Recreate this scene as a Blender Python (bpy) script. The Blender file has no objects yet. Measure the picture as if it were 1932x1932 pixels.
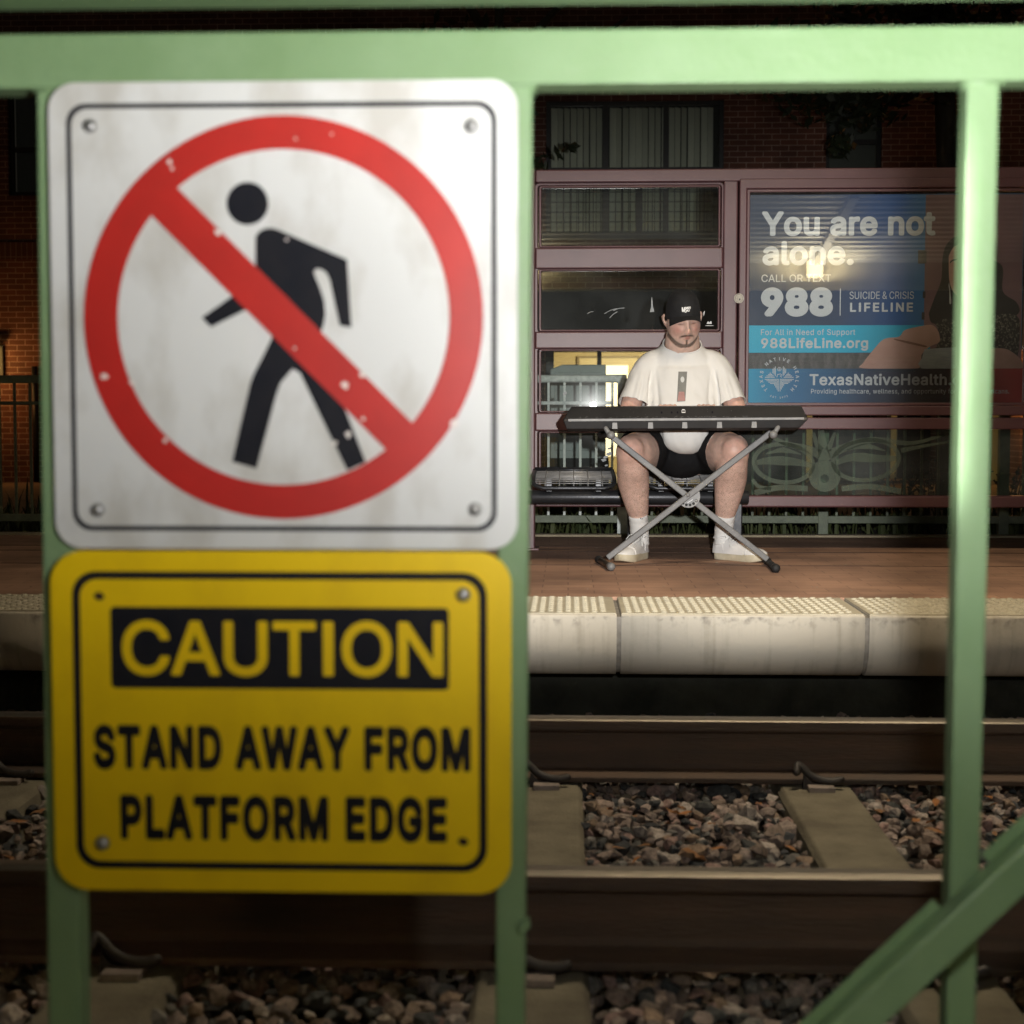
import bpy, bmesh, math, random, os
import numpy as np
from mathutils import Vector, Matrix, Euler, noise as mnoise
rnd = random.Random(7)
S = bpy.context.scene
COL = S.collection

# ------------------------------------------------------------------ camera
CAM_Z = 0.66
F = 2900.0            # focal length in units of a 1932 px wide frame
YAW, PITCH = math.radians(2.1), math.radians(3.47)
cam_d = bpy.data.cameras.new('camera')
cam = bpy.data.objects.new('camera', cam_d); COL.objects.link(cam)
cam.location = (0, 0, CAM_Z)
ROT = Matrix.Rotation(YAW, 3, 'Z') @ Matrix.Rotation(math.radians(90) - PITCH, 3, 'X')
cam.rotation_euler = ROT.to_euler()
cam_d.sensor_width = 36; cam_d.sensor_fit = 'HORIZONTAL'
cam_d.lens = 36 * F / 1932
cam_d.clip_start = 0.05; cam_d.clip_end = 400
cam_d.dof.use_dof = True; cam_d.dof.focus_distance = 7.1; cam_d.dof.aperture_fstop = 4.6
S.camera = cam

def ray(x, y):
    return ROT @ Vector(((x - 966) / F, -(y - 966) / F, -1))
def P(x, y, Y):
    "point of the vertical plane at depth Y that the photograph shows at (x, y) of a 1932 px frame"
    d = ray(x, y); t = Y / d.y
    return Vector((d.x * t, Y, CAM_Z + d.z * t))
def PZ(x, y, z):
    "same for the level plane at height z"
    d = ray(x, y); t = (z - CAM_Z) / d.z
    return Vector((d.x * t, d.y * t, z))
def wbox(x0, y0, x1, y1, Y):
    a, b, c, d = P(x0, y0, Y), P(x1, y0, Y), P(x0, y1, Y), P(x1, y1, Y)
    return (a.x + c.x) / 2, (b.x + d.x) / 2, (c.z + d.z) / 2, (a.z + b.z) / 2

# ------------------------------------------------------------------ world (night sky) and lights
W = bpy.data.worlds.new('World'); S.world = W; W.use_nodes = True
wn = W.node_tree.nodes; wl = W.node_tree.links
sky = wn.new('ShaderNodeTexSky'); sky.sky_type = 'NISHITA'; sky.sun_disc = False
sky.sun_elevation = math.radians(-4); sky.sun_rotation = math.radians(200)
bg = wn['Background']; wl.new(sky.outputs[0], bg.inputs[0]); bg.inputs[1].default_value = 0.06
glow = wn.new('ShaderNodeBackground'); glow.inputs[0].default_value = (1.0, 0.86, 0.66, 1); glow.inputs[1].default_value = 0.011      # night sky lit by the town
add = wn.new('ShaderNodeAddShader'); wl.new(bg.outputs[0], add.inputs[0]); wl.new(glow.outputs[0], add.inputs[1]); wl.new(add.outputs[0], wn['World Output'].inputs[0])

def lamp(name, kind, loc, power, color, target=None, **kw):
    d = bpy.data.lights.new(name, kind); d.energy = power; d.color = color
    for k, v in kw.items(): setattr(d, k, v)
    o = bpy.data.objects.new(name, d); COL.objects.link(o); o.location = loc
    if target is not None:
        o.rotation_euler = (Vector(target) - Vector(loc)).to_track_quat('-Z', 'Y').to_euler()
    return o
FLASH = (0.235, 0.75, 0.79)
# the photographer's zoomed flash: a tight beam at the pianist and the spill of its head
def beam_shape(o, build):
    "light pattern of the flash head: strength over the direction (u right, v up) in the lamp's own space"
    d = o.data; d.use_nodes = True; nt = d.node_tree; N = nt.nodes; L = nt.links; em = N['Emission']
    tc = N.new('ShaderNodeTexCoord'); sp = N.new('ShaderNodeSeparateXYZ'); L.new(tc.outputs['Normal'], sp.inputs[0])
    az = N.new('ShaderNodeMath'); az.operation = 'ABSOLUTE'; L.new(sp.outputs[2], az.inputs[0])
    def div(k):
        m_ = N.new('ShaderNodeMath'); m_.operation = 'DIVIDE'; L.new(sp.outputs[k], m_.inputs[0]); L.new(az.outputs[0], m_.inputs[1]); return m_.outputs[0]
    u, v = div(0), div(1); f = None
    for src, a, b, lo, hi in build:
        mr = N.new('ShaderNodeMapRange'); mr.interpolation_type = 'SMOOTHSTEP'; L.new(u if src == 'u' else v, mr.inputs[0])
        mr.inputs[1].default_value, mr.inputs[2].default_value, mr.inputs[3].default_value, mr.inputs[4].default_value = a, b, lo, hi
        if f is None: f = mr.outputs[0]
        else:
            m_ = N.new('ShaderNodeMath'); m_.operation = 'MULTIPLY'; L.new(f, m_.inputs[0]); L.new(mr.outputs[0], m_.inputs[1]); f = m_.outputs[0]
    L.new(f, em.inputs['Strength'])
T_ = lambda a: math.tan(math.radians(a))
beam = lamp('flash_beam', 'SPOT', FLASH, 1350, (1.0, 0.98, 0.955), (FLASH[0], 9.0, FLASH[2]), spot_size=math.radians(60), spot_blend=0.1, shadow_soft_size=0.02)
beam_shape(beam, [('u', T_(-13.0), T_(-8.0), 0, 1), ('u', T_(8.5), T_(13.0), 1, 0), ('v', T_(-13.2), T_(-9.0), 0, 1), ('v', T_(7.0), T_(12.5), 1, 0)])
spill = lamp('flash_spill', 'SPOT', FLASH, 124, (1.0, 0.98, 0.95), (FLASH[0], 9.0, FLASH[2]), spot_size=math.radians(160), spot_blend=0.5, shadow_soft_size=0.03)
beam_shape(spill, [('v', -0.60, 0.12, 0.16, 1), ('v', 0.0, 0.28, 1, 1.45), ('u', -0.75, 0.55, 0.6, 1.2)])
# unseen lamp added over the track, standing in for station lighting
over = lamp('station_fill_light', 'AREA', (1.2, 4.4, 3.7), 56, (1.0, 0.82, 0.58), (1.0, 5.2, 0.0), shape='RECTANGLE', size=1.2, size_y=0.25, spread=math.radians(125))

S.view_settings.view_transform = 'Standard'; S.view_settings.look = 'None'
S.view_settings.exposure = 0.0; S.view_settings.gamma = 1.0
S.render.engine = 'CYCLES'
S.cycles.use_denoising = True
try: S.cycles.denoiser = 'OPENIMAGEDENOISE'
except Exception: pass
S.cycles.max_bounces = 10; S.cycles.transparent_max_bounces = 16
S.cycles.sample_clamp_indirect = 6.0
S.cycles.caustics_reflective = False; S.cycles.caustics_refractive = False

# ------------------------------------------------------------------ materials
MATS = {}
def mat(name, c1, c2=None, rough=0.6, metal=0.0, scale=8.0, detail=4.0, bump=0.0, bscale=None, stretch=(1, 1, 1), spec=0.5, lo=0.35, hi=0.65, coat=0.0, sss=0.0, rough2=None):
    if name in MATS: return MATS[name]
    m = bpy.data.materials.new(name); m.use_nodes = True; MATS[name] = m
    nt = m.node_tree; N = nt.nodes; L = nt.links; b = N['Principled BSDF']
    b.inputs['Roughness'].default_value = rough; b.inputs['Metallic'].default_value = metal
    b.inputs['Specular IOR Level'].default_value = spec
    b.inputs['Coat Weight'].default_value = coat
    if sss:
        b.inputs['Subsurface Weight'].default_value = sss
        b.inputs['Subsurface Radius'].default_value = (0.012, 0.005, 0.003)
        b.inputs['Subsurface Scale'].default_value = 1.0
    b.inputs['Base Color'].default_value = (*c1, 1)
    if c2 is not None or bump:
        tc = N.new('ShaderNodeTexCoord'); mp = N.new('ShaderNodeMapping'); mp.inputs['Scale'].default_value = stretch
        L.new(tc.outputs['Object'], mp.inputs[0])
    if c2 is not None:
        nz = N.new('ShaderNodeTexNoise'); nz.inputs['Scale'].default_value = scale; nz.inputs['Detail'].default_value = detail
        nz.inputs['Roughness'].default_value = 0.6
        L.new(mp.outputs[0], nz.inputs['Vector'])
        r = N.new('ShaderNodeValToRGB'); r.color_ramp.elements[0].position = lo; r.color_ramp.elements[1].position = hi
        r.color_ramp.elements[0].color = (*c1, 1); r.color_ramp.elements[1].color = (*c2, 1)
        L.new(nz.outputs[0], r.inputs[0]); L.new(r.outputs[0], b.inputs['Base Color'])
        if rough2 is not None:
            mr = N.new('ShaderNodeMapRange'); mr.inputs[3].default_value = rough; mr.inputs[4].default_value = rough2
            mr.inputs[1].default_value = lo; mr.inputs[2].default_value = hi
            L.new(nz.outputs[0], mr.inputs[0]); L.new(mr.outputs[0], b.inputs['Roughness'])
    if bump:
        n2 = N.new('ShaderNodeTexNoise'); n2.inputs['Scale'].default_value = bscale or scale * 6; n2.inputs['Detail'].default_value = 3
        L.new(mp.outputs[0], n2.inputs['Vector'])
        bp = N.new('ShaderNodeBump'); bp.inputs['Strength'].default_value = bump; bp.inputs['Distance'].default_value = 0.01
        L.new(n2.outputs[0], bp.inputs['Height']); L.new(bp.outputs[0], b.inputs['Normal'])
    return m

def nodes_of(m): return m.node_tree.nodes, m.node_tree.links, m.node_tree.nodes['Principled BSDF']

def emis(name, color, strength):
    m = bpy.data.materials.new(name); m.use_nodes = True
    b = m.node_tree.nodes['Principled BSDF']; b.inputs['Base Color'].default_value = (*color, 1)
    b.inputs['Emission Color'].default_value = (*color, 1); b.inputs['Emission Strength'].default_value = strength
    return m

def brick_mat(name, c1, c2, mortar, bw, bh, ms, axes='xz', rough=0.85, bump=0.5, offset=0.5, dirt=(0.6, 1.0), shift=(0, 0)):
    m = bpy.data.materials.new(name); m.use_nodes = True; N, L, b = nodes_of(m)
    geo = N.new('ShaderNodeNewGeometry'); sp = N.new('ShaderNodeSeparateXYZ'); cb = N.new('ShaderNodeCombineXYZ')
    L.new(geo.outputs['Position'], sp.inputs[0])
    for i, a in enumerate(axes):
        ad = N.new('ShaderNodeMath'); ad.operation = 'ADD'; ad.inputs[1].default_value = shift[i] + 50 * bw * (1 if i == 0 else 0) + (60 * bh if i else 0)
        L.new(sp.outputs['XYZ'.index(a.upper())], ad.inputs[0]); L.new(ad.outputs[0], cb.inputs[i])
    br = N.new('ShaderNodeTexBrick'); br.offset = offset
    br.inputs['Scale'].default_value = 1.0; br.inputs['Brick Width'].default_value = bw; br.inputs['Row Height'].default_value = bh
    br.inputs['Mortar Size'].default_value = ms; br.inputs['Mortar Smooth'].default_value = 0.15; br.inputs['Bias'].default_value = 0.0
    br.inputs['Color1'].default_value = (*c1, 1); br.inputs['Color2'].default_value = (*c2, 1); br.inputs['Mortar'].default_value = (*mortar, 1)
    L.new(cb.outputs[0], br.inputs['Vector'])
    nz = N.new('ShaderNodeTexNoise'); nz.inputs['Scale'].default_value = 2.3; nz.inputs['Detail'].default_value = 6; L.new(geo.outputs['Position'], nz.inputs['Vector'])
    mr = N.new('ShaderNodeMapRange'); mr.inputs[1].default_value = 0.35; mr.inputs[2].default_value = 0.65; mr.inputs[3].default_value = dirt[0]; mr.inputs[4].default_value = dirt[1]
    L.new(nz.outputs[0], mr.inputs[0])
    mx = N.new('ShaderNodeVectorMath'); mx.operation = 'SCALE'; L.new(br.outputs[0], mx.inputs[0]); L.new(mr.outputs[0], mx.inputs['Scale'])
    L.new(mx.outputs[0], b.inputs['Base Color']); b.inputs['Roughness'].default_value = rough
    n3 = N.new('ShaderNodeTexNoise'); n3.inputs['Scale'].default_value = 60; L.new(geo.outputs['Position'], n3.inputs['Vector'])
    ad = N.new('ShaderNodeMath'); ad.operation = 'MULTIPLY_ADD'; ad.inputs[1].default_value = -1.0
    L.new(br.outputs['Fac'], ad.inputs[0]); L.new(n3.outputs[0], ad.inputs[2])
    bp = N.new('ShaderNodeBump'); bp.inputs['Strength'].default_value = bump; bp.inputs['Distance'].default_value = 0.006
    L.new(ad.outputs[0], bp.inputs['Height']); L.new(bp.outputs[0], b.inputs['Normal'])
    return m

def glass_mat(name, tint=(0.96, 0.98, 0.97), refl=2.0, dust=0.03, specks=0.25, rough=0.0):
    "thin pane: straight transmission plus a fresnel mirror and a little dust on the surface"
    m = bpy.data.materials.new(name); m.use_nodes = True; nt = m.node_tree; N = nt.nodes; L = nt.links
    N.remove(N['Principled BSDF']); out = N['Material Output']
    tr = N.new('ShaderNodeBsdfTransparent'); tr.inputs[0].default_value = (*tint, 1)
    gl = N.new('ShaderNodeBsdfGlossy'); gl.inputs['Roughness'].default_value = rough; gl.inputs[0].default_value = (1, 1, 1, 1)
    fr = N.new('ShaderNodeFresnel'); fr.inputs[0].default_value = 1.5
    mu = N.new('ShaderNodeMath'); mu.operation = 'MULTIPLY'; mu.use_clamp = True; mu.inputs[1].default_value = refl; L.new(fr.outputs[0], mu.inputs[0])
    g2 = N.new('ShaderNodeBsdfGlossy'); g2.inputs['Roughness'].default_value = 0.10; ms = N.new('ShaderNodeMixShader'); ms.inputs[0].default_value = 0.004   # rough lobe added for a soft glare halo round highlights
    L.new(gl.outputs[0], ms.inputs[1]); L.new(g2.outputs[0], ms.inputs[2])
    m1 = N.new('ShaderNodeMixShader'); L.new(mu.outputs[0], m1.inputs[0]); L.new(tr.outputs[0], m1.inputs[1]); L.new(ms.outputs[0], m1.inputs[2])
    df = N.new('ShaderNodeBsdfDiffuse'); df.inputs[0].default_value = (0.75, 0.78, 0.78, 1)
    geo = N.new('ShaderNodeNewGeometry')
    vo = N.new('ShaderNodeTexNoise'); vo.inputs['Scale'].default_value = 230; vo.inputs['Detail'].default_value = 2; L.new(geo.outputs['Position'], vo.inputs['Vector'])
    r1 = N.new('ShaderNodeMapRange'); r1.inputs[1].default_value = 0.735; r1.inputs[2].default_value = 0.80; r1.inputs[3].default_value = 0; r1.inputs[4].default_value = specks; L.new(vo.outputs[0], r1.inputs[0])
    n2 = N.new('ShaderNodeTexNoise'); n2.inputs['Scale'].default_value = 3.5; n2.inputs['Detail'].default_value = 6; L.new(geo.outputs['Position'], n2.inputs['Vector'])
    r2 = N.new('ShaderNodeMapRange'); r2.inputs[1].default_value = 0.4; r2.inputs[2].default_value = 0.75; r2.inputs[3].default_value = dust * 0.3; r2.inputs[4].default_value = dust * 2; L.new(n2.outputs[0], r2.inputs[0])
    ad = N.new('ShaderNodeMath'); ad.operation = 'ADD'; ad.use_clamp = True; L.new(r1.outputs[0], ad.inputs[0]); L.new(r2.outputs[0], ad.inputs[1])
    m2 = N.new('ShaderNodeMixShader'); L.new(ad.outputs[0], m2.inputs[0]); L.new(m1.outputs[0], m2.inputs[1]); L.new(df.outputs[0], m2.inputs[2])
    L.new(m2.outputs[0], out.inputs['Surface'])
    return m

# ------------------------------------------------------------------ geometry helpers
def catmull(pts, k=6):
    pts = [np.array(p, float) for p in pts]
    if len(pts) < 3: return [list(p) for p in pts]
    out = []; q = [2 * pts[0] - pts[1]] + pts + [2 * pts[-1] - pts[-2]]
    for i in range(1, len(q) - 2):
        for j in range(k):
            t = j / k
            out.append(0.5 * ((2 * q[i]) + (-q[i - 1] + q[i + 1]) * t + (2 * q[i - 1] - 5 * q[i] + 4 * q[i + 1] - q[i + 2]) * t * t + (-q[i - 1] + 3 * q[i] - 3 * q[i + 1] + q[i + 2]) * t ** 3))
    out.append(pts[-1])
    return [list(p) for p in out]

def rr(x0, x1, z0, z1, r, n=8):
    "rounded rectangle, counter-clockwise"
    out = []
    for cx, cz, a in ((x1 - r, z0 + r, -90), (x1 - r, z1 - r, 0), (x0 + r, z1 - r, 90), (x0 + r, z0 + r, 180)):
        for i in range(n + 1):
            t = math.radians(a + 90 * i / n); out.append((cx + r * math.cos(t), cz + r * math.sin(t)))
    return out
def circle(cx, cz, rx, rz=None, n=64, a0=0, a1=360):
    rz = rz or rx
    return [(cx + rx * math.cos(math.radians(a0 + (a1 - a0) * i / n)), cz + rz * math.sin(math.radians(a0 + (a1 - a0) * i / n))) for i in range(n)]

class MB:
    def __init__(s): s.v = []; s.f = []; s.smooth = []
    def add(s, v, f, smooth=False):
        b = len(s.v); s.v += [tuple(p) for p in v]; s.f += [tuple(i + b for i in q) for q in f]; s.smooth += [smooth] * len(f); return s
    def box(s, x0, x1, y0, y1, z0, z1):
        v = [(x0, y0, z0), (x1, y0, z0), (x1, y1, z0), (x0, y1, z0), (x0, y0, z1), (x1, y0, z1), (x1, y1, z1), (x0, y1, z1)]
        return s.add(v, [(0, 3, 2, 1), (4, 5, 6, 7), (0, 1, 5, 4), (1, 2, 6, 5), (2, 3, 7, 6), (3, 0, 4, 7)])
    def prism(s, pts, y0, y1):
        "polygon of (x, z) points extruded from y0 (near) to y1 (far)"
        n = len(pts); v = [(x, y0, z) for x, z in pts] + [(x, y1, z) for x, z in pts]
        f = [tuple(range(n)), tuple(range(2 * n - 1, n - 1, -1))] + [(j, i, i + n, j + n) for i, j in ((i, (i + 1) % n) for i in range(n))]
        return s.add(v, f)
    def prism_x(s, pts, x0, x1):
        "polygon of (y, z) points extruded along x"
        n = len(pts); v = [(x0, y, z) for y, z in pts] + [(x1, y, z) for y, z in pts]
        f = [tuple(range(n)), tuple(range(2 * n - 1, n - 1, -1))] + [(j, i, i + n, j + n) for i, j in ((i, (i + 1) % n) for i in range(n))]
        return s.add(v, f)
    def prism_z(s, pts, z0, z1):
        n = len(pts); v = [(x, y, z0) for x, y in pts] + [(x, y, z1) for x, y in pts]
        f = [tuple(range(n - 1, -1, -1)), tuple(range(n, 2 * n))] + [(i, j, j + n, i + n) for i, j in ((i, (i + 1) % n) for i in range(n))]
        return s.add(v, f)
    def flat(s, pts, y):
        return s.add([(x, y, z) for x, z in pts], [tuple(range(len(pts)))])
    def ring(s, outer, inner, y0, y1=None):
        n = len(outer)
        if y1 is None:
            v = [(x, y0, z) for x, z in outer] + [(x, y0, z) for x, z in inner]
            return s.add(v, [(i, (i + 1) % n, (i + 1) % n + n, i + n) for i in range(n)])
        v = [(x, y, z) for y in (y0, y1) for L in (outer, inner) for x, z in L]
        f = []
        for i in range(n):
            j = (i + 1) % n
            f += [(i, j, j + n, i + n), (i + 2 * n, i + 3 * n, j + 3 * n, j + 2 * n), (j, i, i + 2 * n, j + 2 * n), (i + n, j + n, j + 3 * n, i + 3 * n)]
        return s.add(v, f)
    def stroke(s, pts, w, y, closed=False):
        "flat ribbon of width w along (x, z) points"
        n = len(pts); L = []; R = []
        for i in range(n):
            a = pts[(i - 1) % n] if closed or i > 0 else pts[i]; b = pts[(i + 1) % n] if closed or i < n - 1 else pts[i]
            dx, dz = b[0] - a[0], b[1] - a[1]; l = math.hypot(dx, dz) or 1
            ww = w(i / (n - 1)) if callable(w) else w
            nx, nz = -dz / l * ww / 2, dx / l * ww / 2
            L.append((pts[i][0] + nx, y, pts[i][1] + nz)); R.append((pts[i][0] - nx, y, pts[i][1] - nz))
        f = [(i + n, i + 1 + n, i + 1, i) for i in range(n - 1)]
        if closed: f.append((2 * n - 1, n, 0, n - 1))
        return s.add(L + R, f)
    def loft(s, pts, rad, n=14, smooth=True, ref=(1, 0, 0), caps=True, dome=True):
        "tube through pts with (a, b) radii: a along the direction nearest ref, b across it; domed ends"
        pts = [Vector(p) for p in pts]; rad = [r if isinstance(r, (tuple, list)) else (r, r) for r in rad]
        m = len(pts); rings = []; T = []
        for i in range(m):
            T.append((pts[min(i + 1, m - 1)] - pts[max(i - 1, 0)]).normalized())
        u = None; seq = []
        for i in range(m):
            if u is None:
                r = Vector(ref); u = r - T[i] * r.dot(T[i])
                if u.length < 1e-4: r = Vector((0, 1, 0.01)); u = r - T[i] * r.dot(T[i])
            else: u = u - T[i] * u.dot(T[i])
            u.normalize(); w = T[i].cross(u); seq.append((pts[i], rad[i], u.copy(), w, T[i]))
        if dome and caps:
            for end in (0, -1):
                p, r, uu, w, t = seq[end]; e = []
                for k in (35, 65):
                    c, sn = math.cos(math.radians(k)), math.sin(math.radians(k)); h = min(r) * sn
                    e.append((p + t * (h if end else -h), (r[0] * c, r[1] * c), uu, w, t))
                seq = (e[::-1] + seq) if end == 0 else (seq + e)
        b = []; 
        for p, r, uu, w, t in seq:
            b += [p + uu * (r[0] * math.cos(2 * math.pi * j / n)) + w * (r[1] * math.sin(2 * math.pi * j / n)) for j in range(n)]
        f = [(i * n + j, i * n + (j + 1) % n, (i + 1) * n + (j + 1) % n, (i + 1) * n + j) for i in range(len(seq) - 1) for j in range(n)]
        if caps: f += [tuple(range(n - 1, -1, -1)), tuple(range((len(seq) - 1) * n, len(seq) * n))]
        return s.add(b, f, smooth)
    def limb(s, pts, rad, n=18, k=5, **kw):
        "loft through few control points with smoothly blended radii"
        R_ = [r if isinstance(r, (tuple, list)) else (r, r) for r in rad]
        q = catmull([(*p, *r) for p, r in zip([tuple(p) for p in pts], R_)], k)
        return s.loft([c[:3] for c in q], [(c[3], c[4]) for c in q], n, **kw)
    def tube(s, pts, r, n=10, dome=False, smooth=True): return s.loft(pts, [r] * len(pts), n, smooth, dome=dome)
    def sphere(s, c, r, n=16, m=10, frac=1.0, smooth=True):
        rx, ry, rz = (r, r, r) if not isinstance(r, (tuple, list)) else r
        v = [(c[0], c[1], c[2] + rz)]
        for i in range(1, m):
            t = math.pi * i / m
            for j in range(n):
                a = 2 * math.pi * j / n; v.append((c[0] + rx * math.sin(t) * math.cos(a), c[1] + ry * math.sin(t) * math.sin(a), c[2] + rz * math.cos(t)))
        v.append((c[0], c[1], c[2] - rz)); f = []
        for j in range(n):
            f.append((0, 1 + j, 1 + (j + 1) % n)); q = len(v) - 1; b = 1 + (m - 2) * n; f.append((q, b + (j + 1) % n, b + j))
            for i in range(m - 2):
                a = 1 + i * n; f.append((a + j, a + n + j, a + n + (j + 1) % n, a + (j + 1) % n))
        return s.add(v, f, smooth)
    def bolt(s, x, y, z, r):
        "domed bolt head facing -y"
        n = 14; v = []; f = []
        prof = [(1.0, 0.0), (1.0, 0.25), (0.85, 0.55), (0.5, 0.8)]
        for pr, ph in prof: v += [(x + r * pr * math.cos(2 * math.pi * j / n), y - r * ph, z + r * pr * math.sin(2 * math.pi * j / n)) for j in range(n)]
        for i in range(3): f += [(i * n + j, i * n + (j + 1) % n, (i + 1) * n + (j + 1) % n, (i + 1) * n + j) for j in range(n)]
        v.append((x, y - r * 0.88, z)); f += [(3 * n + j, 3 * n + (j + 1) % n, 4 * n) for j in range(n)]
        return s.add(v, f, True)
    def mesh(s, name, off=(0, 0, 0)):
        me = bpy.data.meshes.new(name)
        me.from_pydata([(a - off[0], b - off[1], c - off[2]) for a, b, c in s.v], [], s.f); me.update()
        if any(s.smooth): me.polygons.foreach_set('use_smooth', s.smooth)
        return me
    def build(s, name, m, parent=None, bevel=0.0, seg=2, fix=True):
        off = WL[parent.name] if parent is not None else (0, 0, 0)
        me = s.mesh(name, off)
        if fix or bevel:
            bm = bmesh.new(); bm.from_mesh(me)
            if fix: bmesh.ops.recalc_face_normals(bm, faces=bm.faces)
            if bevel:
                ed = [e for e in bm.edges if len(e.link_faces) == 2 and e.calc_face_angle(0) > 0.6]
                bmesh.ops.bevel(bm, geom=ed, offset=bevel, segments=seg, profile=0.5, affect='EDGES', clamp_overlap=True)
            bm.to_mesh(me); bm.free()
        return link(name, me, m, parent)
WL = {}
def link(name, me, m, parent=None):
    o = bpy.data.objects.new(name, me); COL.objects.link(o)
    if m is not None:
        me.materials.clear(); me.materials.append(m)
    if parent is not None:
        o.parent = parent; WL[o.name] = WL[parent.name]
    else: WL[o.name] = (0, 0, 0)
    return o
def tag(o, label, cat, group=None, kind=None):
    o['label'] = label; o['category'] = cat
    if group: o['group'] = group
    if kind: o['kind'] = kind
    return o
def thing(name, loc, label, cat, group=None):
    o = bpy.data.objects.new(name, None); COL.objects.link(o); o.location = loc; o.empty_display_size = 0.05
    WL[o.name] = tuple(loc); return tag(o, label, cat, group)
def struct(o): o['kind'] = 'structure'; return o
def stuff(o, label, cat): return tag(o, label, cat, kind='stuff')
def children(o): return [c for c in COL.objects if c.parent is o]
def copy_tree(o, parent=None):
    c = o.copy(); COL.objects.link(c); c.parent = parent
    for ch in children(o): copy_tree(ch, c)
    return c

_FONT = [None]
def _font():
    if _FONT[0] is None:
        _FONT[0] = False
        try:
            p = os.path.join(bpy.utils.system_resource('DATAFILES'), 'fonts', 'Inter.woff2')
            if os.path.exists(p): _FONT[0] = bpy.data.fonts.load(p)
        except Exception: _FONT[0] = False
    return _FONT[0]
def text_geo(s, bold=0.0, spacing=1.0):
    "outline text as flat triangles; bold > 0 thickens the strokes by laying shifted copies just behind each other"
    v, f = text_flat(s, min(bold, 0.0), spacing)
    v3 = [(p[0], p[1], 0.0) for p in v]; f3 = list(f)
    if bold > 0.0:
        n = len(v); k = 1
        for r_, cnt in ((bold, 24), (bold * 0.55, 10)) if bold > 0.03 else ((bold, 12),):
            for i in range(cnt):
                a = 2 * math.pi * i / cnt
                f3 += [tuple(j + n * k for j in q) for q in f]; v3 += [(p[0] + r_ * math.cos(a), p[1] + r_ * math.sin(a), k * 0.000025) for p in v]; k += 1
    return np.array(v3), f3
def text_flat(s, bold=0.0, spacing=1.0):
    "every letter outline is filled on its own (with the counters that lie inside it), so overlapping strokes stay solid"
    caps_i = s.isupper() and 'I' in s      # the font's capital I carries slab serifs: draw it as a plain stroke of cap height
    cu = bpy.data.curves.new('lettering', 'FONT'); cu.body = s.replace('I', '|') if caps_i else s; cu.offset = bold; cu.space_character = spacing
    if _font(): cu.font = _font()
    ob = bpy.data.objects.new('lettering', cu); COL.objects.link(ob)
    dg = bpy.context.evaluated_depsgraph_get(); c2 = ob.to_curve(dg); loops = []
    for sp in c2.splines:
        pts = []
        if sp.type == 'BEZIER':
            bp_ = sp.bezier_points; n = len(bp_)
            for k in range(n):
                a, b_ = bp_[k], bp_[(k + 1) % n]; p0, p1, p2, p3 = a.co, a.handle_right, b_.handle_left, b_.co
                st = ((p1 - p0).cross(p3 - p0).length + (p2 - p0).cross(p3 - p0).length) < 1e-7
                for q in range(1 if st else 6):
                    t = q / (1 if st else 6); pts.append(p0 * (1 - t) ** 3 + p1 * (3 * t * (1 - t) ** 2) + p2 * (3 * t * t * (1 - t)) + p3 * t ** 3)
        else: pts = [Vector(p.co[:3]) for p in sp.points]
        pts = [Vector((p.x, p.y, 0)) for p in pts]
        if len(pts) > 2: loops.append(pts)
    bpy.data.objects.remove(ob); bpy.data.curves.remove(cu)
    if caps_i:
        cap = text_flat('H')[0][:, 1].max()
        for p in loops:
            if min(q.y for q in p) < -0.05 and len(p) == 4:
                cx_ = sum(q.x for q in p) / 4
                for q in p: q.x = cx_ + (q.x - cx_) * 1.35; q.y = cap if q.y > 0.2 else 0.0
    # constrained triangulation of all outlines, then keep what a non-zero winding number fills
    from mathutils.geometry import delaunay_2d_cdt
    vs = [Vector((v.x, v.y)) for p in loops for v in p]; ed = []; b0 = 0
    for p in loops: ed += [(b0 + k, b0 + (k + 1) % len(p)) for k in range(len(p))]; b0 += len(p)
    ov, oe, of, *_ = delaunay_2d_cdt(vs, ed, [], 0, 1e-6)
    V = np.array([(v.x, v.y) for v in ov]); tri = np.array([t for t in of if len(t) == 3]); c = V[tri].mean(1); wn_ = np.zeros(len(c), int)
    for p in loops:
        q = np.array([(v.x, v.y) for v in p]); r = np.roll(q, -1, 0)
        for a, b_ in zip(q, r):
            side = (b_[0] - a[0]) * (c[:, 1] - a[1]) - (c[:, 0] - a[0]) * (b_[1] - a[1])
            wn_ += ((a[1] <= c[:, 1]) & (b_[1] > c[:, 1]) & (side > 0)).astype(int) - ((a[1] > c[:, 1]) & (b_[1] <= c[:, 1]) & (side < 0)).astype(int)
    tri = tri[wn_ != 0]; used = np.unique(tri); re_ = np.full(len(V), -1); re_[used] = np.arange(len(used))
    return V[used], [tuple(int(re_[k]) for k in t) for t in tri]
def text_fit(mb, s, px, Y, bold=0.0, spacing=1.0):
    "lettering stretched to the box (x0, y0, x1, y1) of the photograph, lying on the plane Y"
    v, f = text_geo(s, bold, spacing); X0, X1, Z0, Z1 = wbox(*px, Y)
    lo, hi = v.min(0), v.max(0)
    mb.add([(X0 + (p[0] - lo[0]) / (hi[0] - lo[0]) * (X1 - X0), Y + p[2], Z0 + (p[1] - lo[1]) / (hi[1] - lo[1]) * (Z1 - Z0)) for p in v], f)
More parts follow.
